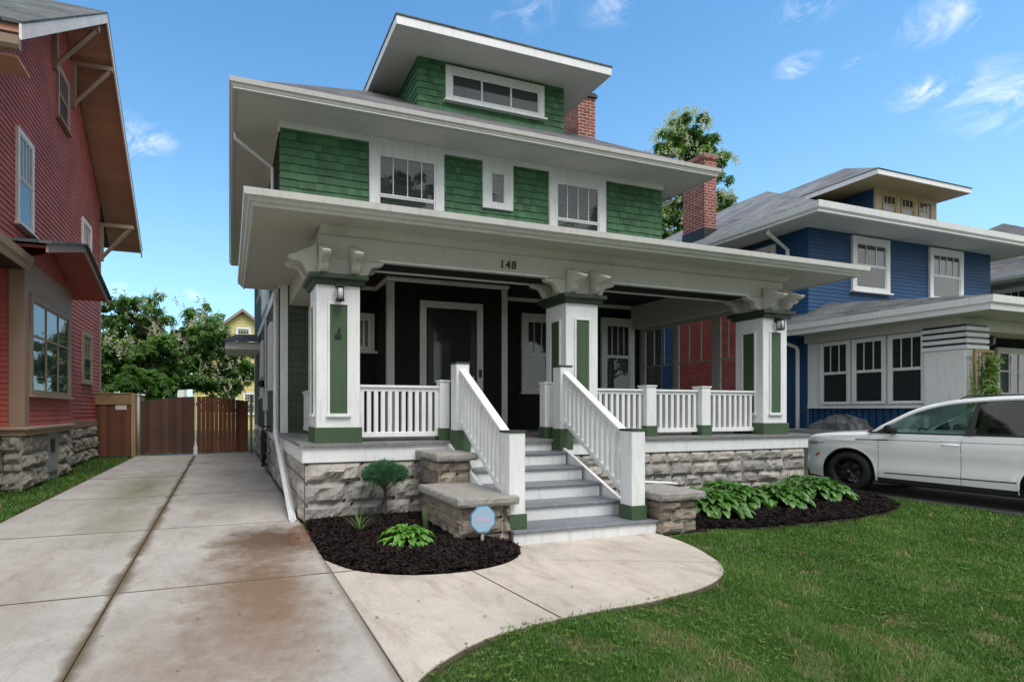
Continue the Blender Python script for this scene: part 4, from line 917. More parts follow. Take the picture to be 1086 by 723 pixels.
# ================= blue house =================
BX0, BX1, BY, BB = 15.5, 24.07, 10.4, 20.5
B = thing('blue_house', 'blue clapboard house with white eaves and a cream hipped dormer', 'house', (19.8, 10.4, 0))
BFt = FR(0, BY, 1, 0, 0, -1); BL = FR(BX0, 0, 0, 1, -1, 0)
b = MB(); b.box(BX0, BX1, BY, BB, 0, 6.66); b.done('wall', M['mortar'], B)
b = MB(); clap(b, BFt, BX0, BX1, .8, 6.66, .11, .016); clap(b, BL, BY, BB, .8, 6.66, .11, .018); clap(b, FR(BX1, 0, 0, 1, 1, 0), BY, BB, .8, 6.66, .11, .018); b.done('clapboard_wall', M['blue'], B, fixn=False)
b = MB(); b.box(14.46, 25.1, 9.46, 21.5, 6.66, 6.69); b.done('eave_soffit', M['soffit2'], B)
b = MB(); b.sweep([(14.5, 9.5), (25.1, 9.5), (25.1, 21.5), (14.5, 21.5)], [(-.03, 6.64), (.0, 6.64), (.03, 6.70), (.08, 6.76), (.105, 6.92), (.093, 6.92), (.085, 6.90), (-.03, 6.90)], closed=True); b.done('gutter', M['white'], B)
b = MB(); hip(b, 14.45, 25.15, 9.45, 21.55, 6.91, .574); b.done('roof', M['roof2'], B)
window(B, BFt, 17.25, 18.9, 5.0, 6.6, .17, 'dh', 'white', mun=(3, 1)); window(B, BFt, 20.8, 22.5, 4.95, 6.6, .17, 'dh', 'white'); window(B, BL, 11.3, 12.5, 5.15, 6.45, .12, 'dh', 'white')
window(B, BL, 16.0, 17.0, 1.6, 3.6, .12, 'dh', 'white'); window(B, BL, 18.2, 19.2, 1.6, 3.6, .12, 'dh', 'white')
b = MB(); b.tube([(14.62, 10.9, 6.7), (14.62, 10.9, 6.55), (15.40, 10.9, 6.15), (15.42, 10.9, 4.4)], .05, 8); b.done('downspout', M['white'], B)
# chimney
b = MB(); b.box(14.95, 15.48, 13.3, 14.15, 5.0, 9.85); ch = b.done('chimney', M['brick'], B)
b = MB(); b.box(14.85, 15.48, 11.9, 14.4, 0, 4.4); b.add([(14.85, 11.9, 4.4), (15.48, 11.9, 4.4), (15.48, 14.4, 4.4), (14.85, 14.4, 4.4), (14.95, 13.3, 5.0), (15.48, 13.3, 5.0), (15.48, 14.15, 5.0), (14.95, 14.15, 5.0)], [(0, 1, 5, 4), (1, 2, 6, 5), (2, 3, 7, 6), (3, 0, 4, 7)]); b.done('chimney_base', M['brick2'], ch)
b = MB(); b.box(14.92, 15.51, 13.27, 14.18, 9.85, 9.97); b.box(14.97, 15.46, 13.32, 14.13, 9.97, 10.05); b.done('chimney_cap', M['brick'], ch)
b = MB(); b.box(14.93, 15.5, 13.28, 14.17, 6.93, 7.55); b.done('flashing', M['black'], ch)
# dormer
b = MB(); b.box(19.5, 22.55, 11.1, 15, 7.3, 8.56); dm2 = b.done('dormer', M['blue'], B)
b = MB(); clap(b, FR(19.5, 0, 0, 1, -1, 0), 11.12, 15, 7.5, 8.56, .11, .015); b.done('clapboard_wall', M['blue'], dm2, fixn=False)
DF = FR(0, 11.1, 1, 0, 0, -1)
b = MB(); b.box(19.48, 19.8, 0, .05, 7.7, 8.56, DF); b.box(22.3, 22.57, 0, .05, 7.7, 8.56, DF); b.box(20.55, 20.7, 0, .05, 7.7, 8.45, DF); b.box(21.45, 21.6, 0, .05, 7.7, 8.45, DF); b.box(19.8, 22.3, 0, .05, 8.45, 8.56, DF); b.done('dormer_trim', M['cream'], dm2)
for a in (19.82, 20.72, 21.62): window(B, DF, a, a+.68, 7.8, 8.44, .04, 'dh', 'cream', sill=False, mun=(3, 1), nm='dormer_window')
b = MB(); b.box(18.4, 22.85, 10.36, 14, 8.56, 8.58); b.done('dormer_soffit', M['cream'], B)
b = MB(); b.sweep([(18.36, 14), (18.36, 10.36), (22.88, 10.36), (22.88, 14)], [(0, 8.54), (.03, 8.54), (.03, 8.69), (0, 8.69)]); b.done('dormer_fascia', M['white'], B)
b = MB(); hip(b, 18.3, 22.94, 10.3, 17.5, 8.70, .57); b.done('dormer_roof', M['roof2'], B)
# front porch and sun room
b = MB(); b.box(15.5, 24.5, 7.0, 10.4, 0, .9); b.done('porch_base', M['mortar'], B)
b = MB(); b.box(14.72, 25.4, 6.37, 10.4, 3.58, 3.62); b.done('porch_soffit', M['soffit'], B)
b = MB(); b.sweep([(14.72, 11.2), (14.72, 6.37), (25.4, 6.37)], [(0, 3.56), (.03, 3.56), (.05, 3.66), (.09, 3.70), (.11, 3.84), (0, 3.84)]); b.done('gutter', M['white'], B)
b = MB(); b.quad((14.62, 6.27, 3.845), (25.4, 6.27, 3.845), (25.4, 10.4, 4.55), (16.2, 10.4, 4.55)); b.quad((14.62, 11.2, 3.845), (14.62, 6.27, 3.845), (16.2, 10.4, 4.55), (15.9, 11.2, 4.45)); b.done('porch_roof', M['roofr'], B)
b = MB(); b.box(15.3, 24.6, 7.15, 7.55, 3.30, 3.58); b.box(15.32, 15.7, 7.55, 10.38, 3.36, 3.58); b.done('porch_beam', M['soffit'], B)
SRF = FR(15.5, 0, 0, 1, -1, 0)
b = MB(); b.box(15.52, 17.2, 7.73, 10.38, .9, 3.4); b.done('sun_room', M['glassdark'], B)
b = MB(); b.box(7.7, 10.3, 0, .03, 1.62, 3.36, SRF); b.box(7.7, 10.36, 0, .10, 1.55, 1.62, SRF); b.box(10.3, 10.4, 0, .02, .9, 3.36, SRF); b.done('window_surround', M['white'], B, bevel=.004)
b = MB(); y = 7.72
while y < 10.35: b.box(y, y+.11, 0, .03, .9, 1.55, SRF); y += .15
b.done('skirt_boards', M['blue'], B)
b = MB(); b.box(7.7, 10.38, -.015, .001, .9, 1.6, SRF); b.done('skirt_backing', M['bluedark'], B)
for a in (7.74, 8.52, 9.30):
    window(B, FR(15.467, 0, 0, 1, -1, 0), a, a+.74, 1.66, 3.34, .06, 'dh', 'white', mun=(3, 1), sill=False, nm='sun_room_window')
b = MB(); b.box(15.3, 16.05, 7.0, 7.72, .0, 2.85); pc = b.done('porch_column', M['white'], B, bevel=.008)
for k in range(4):
    b = MB(); z = 2.85+k*.135; b.box(15.26-.0, 16.09, 6.96, 7.76, z, z+.085); b.done('column_band', M['white'], pc, bevel=.004)
    b = MB(); b.box(15.285, 16.065, 6.985, 7.735, z+.085, z+.135); b.done('column_stripe', M['bluedark'], pc)
b = MB(); b.box(17.2, 24, 8.9, 9.0, .9, 3.57); b.done('porch_back_wall', M['porchshade'], B)
window(B, FR(0, 8.9, 1, 0, 0, -1), 20.8, 22.5, 1.9, 3.3, .12, 'fixed', 'white', mun=(3, 1), mid=.55, back='glassdark')
b = MB(); b.tube([(17.6, 7.6, 3.58), (17.6, 7.6, 3.36)], .012); b.lathe([(.02, 3.38), (.10, 3.33), (.08, 3.1), (.0, 3.05)], (17.6, 7.6, 0), n=6); b.done('hanging_lantern', M['black'], B)
b = MB(); b.tube([(14.75, 10.75, 3.6), (14.75, 10.75, 3.5), (15.38, 10.65, 3.3), (15.40, 10.62, 3.2), (15.40, 10.62, .3)], .05, 8); b.done('downspout', M['white'], B)
b = MB(); b.box(24.3, 24.8, 7, 7.5, 0, 3.3); b.done('porch_column', M['white'], B)
# trellis and vine
T = thing('trellis', 'wooden lattice trellis fixed to the white porch column of the blue house', 'trellis', (15.68, 6.85, 0))
b = MB(); b.box(15.33, 15.39, 6.86, 6.90, .2, 2.76); b.box(15.97, 16.03, 6.86, 6.90, .2, 2.76); b.box(15.33, 16.03, 6.855, 6.895, 2.762, 2.82); b.done('trellis_frame', M['tanwood'], T)
b = MB(); k = 0
for i in range(1, 5): b.box(15.39+i*.116-.012, 15.39+i*.116+.012, 6.872, 6.882, .2, 2.76)
z = .4
while z < 2.7: b.box(15.39, 15.97, 6.883, 6.893, z, z+.025); z += .14
b.done('lattice', M['tanwood'], T)
b = MB(); b.box(14.3, 15.2, 8.2, 10.3, 0, 1.0); b.done('side_platform', M['greywall'], B)
# tarp heap behind the car
b = MB(); n = 26; m = 14; vs = []; fs = []
for i in range(n+1):
    for j in range(m+1):
        u = i/n*2-1; v = j/m*2-1; h = max(0, (1-abs(u)**2.4)*(1-abs(v)**2.6)); q = Vector((u*2, v*2, 1.3)); h2 = h**.6*(.52+.22*noise.ridged_multi_fractal(q, 1, 2, 4, 1, 2)-.18*u)
        vs.append((14.75+v*.34+noise.noise(q*2)*.06, 9.15+u*.62+noise.noise(q*2.2+Vector((5, 0, 0)))*.08, 1.0+h2*.46))
for i in range(n):
    for j in range(m): fs.append((i*(m+1)+j, (i+1)*(m+1)+j, (i+1)*(m+1)+j+1, i*(m+1)+j+1))
b.add(vs, fs)
tag(b.done('covered_furniture', paint('grey_cover', (.085, .085, .085), .45, .3, .3, (.3, .3, .3)), smooth=False), 'dark grey crumpled cover over patio furniture behind the white car', 'covered furniture')
# grey house at far right
Gy = thing('grey_house', 'grey house with hipped shingle roof behind the blue house at the right edge', 'house', (32, 13, 0))
b = MB(); b.box(28.0, 37, 9.2, 19, 0, 6.3); b.done('wall', M['greywall'], Gy)
b = MB(); clap(b, FR(28.0, 0, 0, 1, -1, 0), 9.2, 19, .5, 6.3, .13, .016); b.done('clapboard_wall', M['greywall'], Gy, fixn=False)
b = MB(); b.box(27.1, 37.9, 8.3, 19.9, 6.3, 6.33); b.done('eave_soffit', M['soffit2'], Gy)
b = MB(); b.sweep([(27.1, 8.3), (37.9, 8.3), (37.9, 19.9), (27.1, 19.9)], [(-.03, 6.28), (.02, 6.28), (.08, 6.38), (.11, 6.52), (-.03, 6.52)], closed=True); b.done('gutter', M['white'], Gy)
b = MB(); hip(b, 27.05, 37.95, 8.25, 18.9, 6.53, .60); b.done('roof', M['roof'], Gy)
window(Gy, FR(28.0, 0, 0, 1, -1, 0), 11.0, 12.0, 4.6, 6.1, .12, 'dh', 'white'); window(Gy, FR(28.0, 0, 0, 1, -1, 0), 9.6, 10.5, 4.6, 6.1, .12, 'dh', 'white')
# ================= plants =================
def leaf_quad(b, p, d, n, L, w, r=None, m=0):
    d = d.normalized(); s = d.cross(n)
    if s.length < 1e-4: s = Vector((1, 0, 0))
    s.normalize(); up = s.cross(d)
    b.add([tuple(p), tuple(p+d*L*.5+s*w*.5+up*w*.12), tuple(p+d*L), tuple(p+d*L*.5-s*w*.5+up*w*.12)], [(0, 1, 2, 3)], r, m)
def rv():
    while True:
        v = Vector((R.uniform(-1, 1), R.uniform(-1, 1), R.uniform(-1, 1)))
        if .05 < v.length < 1: return v.normalized()
M['leaf'] = leafmat('chestnut_leaf', (.055, .125, .026), (.15, .27, .065), .5)
M['leaf2'] = leafmat('young_leaf', (.06, .14, .022), (.14, .28, .05), .5)
M['bloom'] = leafmat('blossom', (.42, .42, .30), (.62, .60, .48), .3)
M['bark'] = paint('bark', (.07, .055, .042), .9, .35, 0)
def tree(label, base, trunk, clumps, nleaf, lsize, bloom, mat='leaf', br=.14):
    T = thing('chestnut_tree' if bloom else 'young_tree', label, 'tree', base)
    b = MB()
    b.tube(trunk, [br*(1-.55*i/(len(trunk)-1)) for i in range(len(trunk))], 9)
    tp = [Vector(p) for p in trunk]
    for (c, r) in clumps:
        c = Vector(c); a = min(tp, key=lambda q: (q-c).length+max(0, q.z-c.z)*2); mid = (a+c)/2+Vector((R.uniform(-.3, .3), R.uniform(-.3, .3), -.15*r))
        b.tube([a, mid, c], [br*.45, br*.28, br*.08], 6)
        for _ in range(4):
            e = c+rv()*r*.8; b.tube([c, (c+e)/2+rv()*.1*r, e], [br*.12, br*.08, br*.03], 4, cap=False)
    b.done('trunk', M['bark'], T, smooth=True)
    b = MB(); tot = sum(r*r for _, r in clumps)
    for (c, r) in clumps:
        n = int(nleaf*r*r/tot); c = Vector(c); sub = [(c+rv()*r*R.uniform(.35, .95), r*R.uniform(.22, .42)) for _ in range(int(10+r*6))]
        for _ in range(n//5):
            cc, rr_ = R.choice(sub); d = rv(); p = cc+Vector((d.x, d.y, d.z*.75))*rr_*R.uniform(.55, 1.05); nn = (d+Vector((0, 0, .9))+rv()*.5).normalized()
            t0 = rv().cross(nn).normalized(); rnd = R.random()*.8
            for k in range(5):
                a = k/5*6.28+R.uniform(-.3, .3); dd = (t0*math.cos(a)+nn.cross(t0)*math.sin(a)-nn*.35); leaf_quad(b, p, dd, nn, lsize*R.uniform(.7, 1.2), lsize*.42, min(1, rnd+R.uniform(0, .2)))
    b.done('crown', M[mat], T, fixn=False)
    if bloom:
        b = MB()
        for (c, r) in clumps:
            c = Vector(c)
            for _ in range(int(bloom*r*r)):
                d = rv()
                if d.z < -.3: continue
                p = c+Vector((d.x, d.y, d.z*.85))*r*R.uniform(.9, 1.12)
                if noise.noise(p*.6) < -.25: continue
                h = R.uniform(.26, .42)
                for k in range(16):
                    t = R.random(); a = R.uniform(0, 6.3); w = h*.32*(1-t*.8); q = p+Vector((math.cos(a)*w, math.sin(a)*w, h*t)); leaf_quad(b, q, rv(), rv(), .085, .075)
        b.done('blossom', M['bloom'], T, fixn=False)
    return T
def blobcloud(cx, cy, cz, rx, ry, rz, n, r0, r1, low=-.6):
    out = []
    while len(out) < n:
        d = rv()
        if d.z < low: continue
        k = R.uniform(.35, .95); out.append(((cx+d.x*rx*k, cy+d.y*ry*k, cz+d.z*rz*k), R.uniform(r0, r1)))
    return out
tree('spreading chestnut tree with white blossom behind the driveway gate', (-3.2, 28, 0), [(-3.2, 28, 0), (-3.1, 28, 1.5), (-2.6, 28, 2.6), (-2.2, 28, 3.6), (-2.6, 28, 4.8)],
     blobcloud(-3.4, 28.5, 4.5, 3.5, 2.6, 2.5, 34, .65, 1.15, -.75)+[((-1.2, 28, 3.9), .7), ((-.3, 28, 3.4), .6), ((.5, 28.2, 3.2), .5), ((.1, 28.2, 3.9), .35), ((-1.3, 28, 5.4), .4), ((-5.6, 27, 2.6), 1.1), ((-4.9, 27, 3.8), 1.1), ((-3.6, 27.5, 2.4), 1.0), ((-4.4, 28, 6.6), .5), ((.5, 28, 4.2), .9), ((-.3, 28, 4.7), .9), ((.2, 27.6, 3.0), .9), ((1.0, 27.8, 3.5), .8), ((-1.0, 27.8, 5.2), 1.0), ((-.4, 27.5, 2.3), .8), ((-1.0, 27.5, 3.0), .8), ((-1.8, 27.3, 3.4), .9), ((-2.6, 27.0, 3.0), .8)], 64000, .21, 20, br=.26)
tree('bushy young tree with light green leaves just behind the board fence', (-3.6, 23, 0), [(-3.6, 23, 0), (-3.5, 23, 1.2), (-3.5, 23, 2.2)],
     blobcloud(-3.4, 23, 2.6, .95, .8, 1.0, 12, .35, .6, -.6), 7500, .16, 0, 'leaf2', .08)
tree('tall blossoming chestnut tree rising behind the brick chimney', (26, 24, 0), [(26, 24, 0), (26, 24, 6), (25.6, 24, 11), (25.6, 24, 15)],
     [((25.3, 24, 17.6), 1.4), ((24.2, 24, 16.6), 1.1), ((23.6, 24, 15.2), 1.2), ((26.7, 24, 17.3), 1.0), ((28.0, 24, 16.0), 1.0), ((26.0, 24, 15.5), 1.5), ((24.6, 24, 13.3), 1.5), ((23.9, 24, 11.6), 1.3), ((27.8, 24, 13.6), 1.1), ((28.6, 24, 13.9), .5), ((25.6, 24, 11.0), 1.5)], 24000, .28, 80, br=.35)
# street trees on the far side of the road behind the viewer
ST = tree('leafy street tree on the far kerb behind the camera', (-6, -17, 0), [(-6, -17, 0), (-6, -17, 4), (-5.8, -17, 9)], blobcloud(-6, -17, 11.5, 5.2, 4.4, 7.0, 34, 1.3, 2.2, -.9), 16000, .60, 0, 'leaf', .22)
ST.name = 'street_tree'; ST['group'] = 'street trees behind the camera'; ST['label'] = 'leafy street tree on the far side of the road'
for x_, y_, r_ in ((3, -19, 1.2), (12, -16.5, 2.6), (21, -18, 4.0), (-15, -18, 5.1), (30, -15, .6)):
    c_ = copy_tree(ST); c_.location = (x_, y_, 0); c_.rotation_euler = (0, 0, r_)
b = MB(); b.quad((-200, -12.5, .0), (200, -12.5, .0), (200, -5.5, .0), (-200, -5.5, .0)); tag(b.done('road', M['asphalt'], fixn=False), kind='structure')
b = MB(); b.box(-200, 200, -4.6, -3.1, -.05, .02); tag(b.done('pavement', M['walk']), kind='structure')
# hostas
def hosta(label, x, y, z, rad, n, L, mat, grp=None, h=.28):
    T = thing('hosta', label, 'hosta plant', (x, y, z), grp); b = MB()
    for i in range(n):
        t = (i+.5)/n; a = i*2.399+R.uniform(-.2, .2); el = (1-t)**.8*1.15+.15; l = L*R.uniform(.75, 1.15)*(.75+.4*t); reach = rad*(.25+.75*t)
        d = Vector((math.cos(a), math.sin(a), 0)); s = Vector((-math.sin(a), math.cos(a), 0)); r0 = max(.02, reach-l*.7); p0 = Vector((x, y, z))+d*r0+Vector((0, 0, h*(1-t**2*.75)*R.uniform(.8, 1.15)))
        b.tube([(x+d.x*.02, y+d.y*.02, z-.02), tuple((Vector((x, y, z))+p0)/2+Vector((0, 0, .04))), tuple(p0)], [.004, .004, .003], 4, cap=False, r=.4)
        rows = 7; vs = []; roll = R.uniform(-.35, .35); w = l*.34*R.uniform(.85, 1.1); rnd = R.random() if R.random() > .04 else 1.6; zz = 0; hor = 0; pitch = el*.75
        for k in range(rows+1):
            u = k/rows; ww = w*(math.sin(math.pi*min(1, u**.75))**.8)*(1-.15*u)
            pit = pitch-u*1.5
            if k: hor += math.cos(pit)*l/rows; zz += math.sin(pit)*l/rows
            c = p0+d*hor+Vector((0, 0, zz))
            for q in (-1, -.5, 0, .5, 1): vs.append(tuple(c+s*(q*ww*math.cos(roll))+Vector((0, 0, (abs(q)-.4)*ww*.42+q*ww*math.sin(roll)+.004*math.sin(u*22+q*3)))))
        vs = [(a_, b_, max(c_, z+.004)) for a_, b_, c_ in vs]
        fs = [(k*5+q, k*5+q+1, (k+1)*5+q+1, (k+1)*5+q) for k in range(rows) for q in range(4)]
        b.add(vs, fs, rnd)
    b.done('leaves', mat, T, smooth=True, fixn=False); return T
M['hosta1'] = leafmat('hosta_leaf', (.045, .125, .018), (.085, .20, .035), .25, .38, .5)
M['hosta2'] = leafmat('bright_hosta_leaf', (.085, .22, .030), (.15, .33, .06), .3, .38, .5)
hosta('small bright green hosta in the mulch left of the steps', 1.80, 5.25, .09, .36, 120, .115, M['hosta2'], h=.15)
g_ = 'hostas in the bed right of the steps'
hosta('big hosta clump nearest the right stone pier', 6.35, 5.62, .10, .62, 210, .165, M['hosta1'], g_, .24)
hosta('hosta clump second from the right stone pier', 7.15, 5.90, .10, .56, 180, .165, M['hosta1'], g_, .27)
hosta('hosta clump in the middle of the bed beside the strappy lily leaves', 7.75, 5.62, .10, .48, 150, .16, M['hosta1'], g_, .24)
hosta('hosta clump at the car end of the bed', 9.0, 5.98, .10, .62, 210, .165, M['hosta1'], g_, .27)
hosta('tiny hosta low in the mulch beside the right stone pier', 5.75, 5.45, .08, .18, 16, .12, M['hosta1'], g_, .06)
def tuft(name, label, cat, x, y, z, n, h, w, spread, mat, flop=.5):
    b = MB()
    for i in range(n):
        a = R.uniform(0, 6.3); d = Vector((math.cos(a), math.sin(a), 0)); s = Vector((-math.sin(a), math.cos(a), 0)); L = h*R.uniform(.6, 1.1); fl = R.uniform(.1, 1)*flop; vs = []
        p = Vector((x, y, z))+d*R.uniform(0, .04); r = R.random()
        for k in range(6):
            u = k/5; c = p+d*(spread*fl*u**1.6*L)+Vector((0, 0, L*(u-fl*.55*u*u))); ww = w*(1-u**2*.95); vs += [tuple(c-s*ww), tuple(c+s*ww)]
        b.add(vs, [(2*k, 2*k+1, 2*k+3, 2*k+2) for k in range(5)], r)
    return tag(b.done(name, mat, fixn=False), label, cat)
M['strap'] = leafmat('strap_leaf', (.06, .14, .035), (.16, .24, .09), .3)
tuft('ornamental_grass', 'pale striped tuft of grass in the mulch left of the small hosta', 'grass plant', 1.42, 5.88, .08, 34, .36, .006, .9, M['strap'], 1.0)
tuft('lily_plant', 'few upright blades behind the small hosta by the low pier', 'plant', 2.18, 5.72, .09, 12, .36, .007, .5, M['strap'], .5)
tuft('lily_plant', 'strappy lily leaves between the right hosta clumps', 'plant', 8.1, 5.75, .10, 80, .55, .010, 1.0, M['strap'], .95)
# topiary juniper on a stem
T = thing('topiary_shrub', 'small ball-topped juniper on a bare stem in the left mulch bed', 'shrub', (1.95, 6.60, .1))
b = MB(); b.tube([(1.95, 6.60, .05), (1.96, 6.6, .25), (1.94, 6.6, .50)], [.022, .018, .015], 7); 
for k in range(9): a = k*.7; b.tube([(1.945, 6.6, .42+.01*k), (1.945+.15*math.cos(a), 6.6+.15*math.sin(a), .55+.05*(k % 3))], [.008, .004], 5)
b.done('trunk', M['bark'], T)
b = MB(); cs = []
for i in range(420):
    d = rv(); d.z = abs(d.z)*1.0 if R.random() < .7 else d.z*.6
    cs.append((Vector((1.945, 6.60, .64))+Vector((d.x*.27, d.y*.27, d.z*.16))*R.uniform(.75, 1.05), d))
for c, d in cs:
    for k in range(48):
        q = c+rv()*R.uniform(0, .055); dd = (d+rv()*.8+Vector((0, 0, .2))); leaf_quad(b, q, dd, rv(), R.uniform(.025, .045), .0065)
M['juniper'] = leafmat('juniper_needle', (.035, .095, .045), (.10, .22, .12), .2, .8, .1)
b.done('crown', M['juniper'], T, fixn=False)
# brown needle litter
b = MB()
for i in range(2600):
    a = R.uniform(0, 6.3); rr_ = R.random()**.6; x = .80+math.cos(a)*.17*rr_+.04*math.sin(a); y = 6.15+math.sin(a)*.62*rr_; L = R.uniform(.012, .035); t = R.uniform(0, 6.3); p = Vector((x, y, .024+R.uniform(0, .02)*(1-rr_)))
    leaf_quad(b, p, Vector((math.cos(t), math.sin(t), R.uniform(-.1, .5))), Vector((0, 0, 1)), L, .004)
M['needle'] = leafmat('dry_needle', (.14, .045, .018), (.30, .12, .05), .1, .7)
tag(b.done('leaf_litter', M['needle'], fixn=False), 'rust brown dry litter at the foot of the drain pipe', 'leaf litter', kind='stuff')
# small debris on the paving
b = MB()
for i in range(240):
    x = R.uniform(-2.6, 4.3); y = R.uniform(3, 12)
    if x > .9 and not inside(WALK, [x], [y])[0]: continue
    t = R.uniform(0, 6.3); leaf_quad(b, Vector((x, y, .027)), Vector((math.cos(t), math.sin(t), .15)), Vector((0, 0, 1)), R.uniform(.012, .04), R.uniform(.006, .016))
tag(b.done('fallen_leaves', M['needle'], fixn=False), 'scattered small dry leaves on the concrete', 'leaf litter', kind='stuff')
# vine on trellis
b = MB()
for i in range(10):
    pts = []; x = R.uniform(15.35, 16.0)
    for k in range(8): pts.append((x+R.uniform(-.08, .08)-(.25*(k/7) if i < 3 else 0), 6.84+R.uniform(-.04, .02), .3+k*.31))
    b.tube(pts, .006, 4, r=.2)
for i in range(620):
    z = R.uniform(.9, 2.72); wd = .33+.05*math.sin(z*5); x = 15.72+R.gauss(0, wd*.45)-(max(0, 2.2-z)*.18); leaf_quad(b, Vector((x, 6.80+R.uniform(-.10, .05), z)), rv()+Vector((0, -.3, -.4)), Vector((0, -1, .5))+rv()*.4, R.uniform(.07, .12), .07)
for i in range(26): leaf_quad(b, Vector((15.25-R.random()*.35, 6.78, 1.9+R.uniform(-.3, .3))), rv(), Vector((0, -1, .3)), .09, .06)
M['vine'] = leafmat('vine_leaf', (.06, .13, .02), (.16, .26, .05), .4)
tag(b.done('climbing_vine', M['vine'], fixn=False), 'leafy green vine climbing the wooden trellis', 'vine')
# white garden ball shape on sill behind the car
# ================= car =================
CARX, YN = 11.92, 7.56
CAR = thing('parked_car', 'white sport utility car with black wheels parked beside the blue house', 'car', (CARX, YN-2.3, 0))
def cp(s, o, z): return (CARX-o, YN-s, z)
def lerp(tab, s):
    if s <= tab[0][0]: return tab[0][1]
    for (a, x), (c, y) in zip(tab, tab[1:]):
        if s <= c: t = (s-a)/(c-a); t = t*t*(3-2*t) if False else t; return x+(y-x)*t
    return tab[-1][1]
HWt = [(0, .68), (.05, .77), (.15, .84), (.35, .895), (.7, .915), (1.2, .92), (3.4, .92), (4.2, .90), (4.5, .86), (4.65, .76), (4.7, .66)]
TOPt = [(0, .82), (.03, .93), (.09, 1.0), (.22, 1.045), (.6, 1.085), (1.1, 1.115), (1.3, 1.125), (4.2, 1.16), (4.55, 1.14), (4.66, 1.04), (4.7, .84)]
BOTt = [(0, .34), (.1, .24), (.45, .22), (1.4, .25), (3.2, .25), (4.2, .26), (4.6, .30), (4.7, .42)]
WH = [.87, 3.55]; AR = .44; WC = .365
def bot(s):
    z = lerp(BOTt, s)
    for w in WH:
        if abs(s-w) < AR: z = max(z, WC+math.sqrt(AR*AR-(s-w)**2)-.0)
    return z
def xin(z, s):   # inset of the side skin as a function of height
    zt = lerp(TOPt, s); k = 0
    if z < .42: k += .035*((.42-z)/.2)
    k += .020*math.exp(-((z-.64)/.13)**2)
    if z > .93: k -= 0
    if z > .80: k += .03*((z-.80)/.25)
    k -= .014*max(0, 1-abs(z-.94)/.05)
    return k
S_ = sorted(set([0, .02, .05, .09, .14, .2, .28, .36, .42]+[w+AR*math.sin(math.radians(a)) for w in WH for a in range(-90, 91, 9)]+[w+e for w in WH for e in (-AR-.001, AR+.001)]+[1.32+.12*i for i in range(16)]+[4.02, 4.12, 4.25, 4.38, 4.5, 4.58, 4.65, 4.7]))
b = MB(); rows = 12
for sd in (1, -1):
    vs = []; 
    for s in S_:
        zb = bot(s); zt = lerp(TOPt, s)-.075; hw = lerp(HWt, s)
        for j in range(rows+1): z = zb+(zt-zb)*j/rows; vs.append(cp(s, sd*(hw-xin(z, s)), z))
        hw2 = hw-xin(zt, s)
        for (di, dz) in ((.015, .03), (.05, .055), (.11, .068), (.25, .078)): vs.append(cp(s, sd*(hw2-di), zt+dz))
        vs.append(cp(s, sd*hw2*.35, zt+.085+.012)); vs.append(cp(s, 0, zt+.088+.014))
    m = rows+1+6; fs = [(i*m+j, (i+1)*m+j, (i+1)*m+j+1, i*m+j+1) for i in range(len(S_)-1) for j in range(m-1)]
    fs.append(tuple(range(m))) ; fs.append(tuple(range((len(S_)-1)*m, len(S_)*m)))
    b.add(vs, fs)
m_, nt, bs, out = new_mat('white_car_paint'); bs.inputs['Base Color'].default_value = (.80, .82, .83, 1); bs.inputs['Roughness'].default_value = .28; bs.inputs['Coat Weight'].default_value = .8; bs.inputs['Coat Roughness'].default_value = .04; M['car'] = m_
body = b.done('body', M['car'], CAR, smooth=True)
ws = body.modifiers.new('w', 'WELD'); ws.merge_threshold = .0005
es = body.modifiers.new('e', 'EDGE_SPLIT'); es.split_angle = math.radians(38)
# dark trim: floor, wheel liners, arch lips, door lines
b = MB(); b.box(-.80, .80, .1, 4.6, .20, .34, FR(CARX, YN, 1, 0, 0, -1)); b.box(-.45, .45, .5, 4.0, .3, .9, FR(CARX, YN, 1, 0, 0, -1))
for sd in (1, -1):
    for w in WH:
        n = 24; vs = []
        for k in range(n+1):
            a = math.pi*k/n; 
            for o in (.90, .55): vs.append(cp(w+AR*math.cos(a), sd*o, WC+AR*math.sin(a)))
        b.add(vs, [(2*k, 2*k+1, 2*k+3, 2*k+2) for k in range(n)])
        vs = [cp(w+AR*math.cos(math.pi*k/n), sd*.55, WC+AR*math.sin(math.pi*k/n)) for k in range(n+1)]+[cp(w-AR, sd*.55, .2), cp(w+AR, sd*.55, .2)]
        b.add(vs, [tuple(range(len(vs)))])
b.done('underbody', M['rubber'], CAR, fixn=False)
def hwz(s, z): return lerp(HWt, s)-xin(z, s)
def strip(b, s0, s1, z0, z1, w, sd=1, n=24, out=.004):
    vs = []
    for k in range(n+1):
        s = s0+(s1-s0)*k/n; zc = z0+(z1-z0)*k/n
        for dz in (-w/2, w/2): vs.append(cp(s, sd*(hwz(s, zc+dz)+out), zc+dz))
    b.add(vs, [(2*k, 2*k+1, 2*k+3, 2*k+2) for k in range(n)])
for sd in (1, -1):
    b = MB()
    strip(b, 1.45, 3.1, .40, .43, .018, sd); strip(b, 1.0, 1.50, .965, .98, .018, sd, out=.006); strip(b, 1.5, 4.0, .982, 1.0, .007, sd, out=.003); strip(b, 1.34, 3.1, .275, .275, .07, sd, out=.004)
    for s in (1.36, 2.47, 3.42): 
        vs = []
        for k in range(9): z = .30+(1.02-.30)*k/8; vs += [cp(s-.003, sd*(hwz(s, z)+.002), z), cp(s+.003, sd*(hwz(s, z)+.002), z)]
        b.add(vs, [(2*k, 2*k+1, 2*k+3, 2*k+2) for k in range(8)])
    b.done('door_seams', M['rubber'], body, fixn=False)
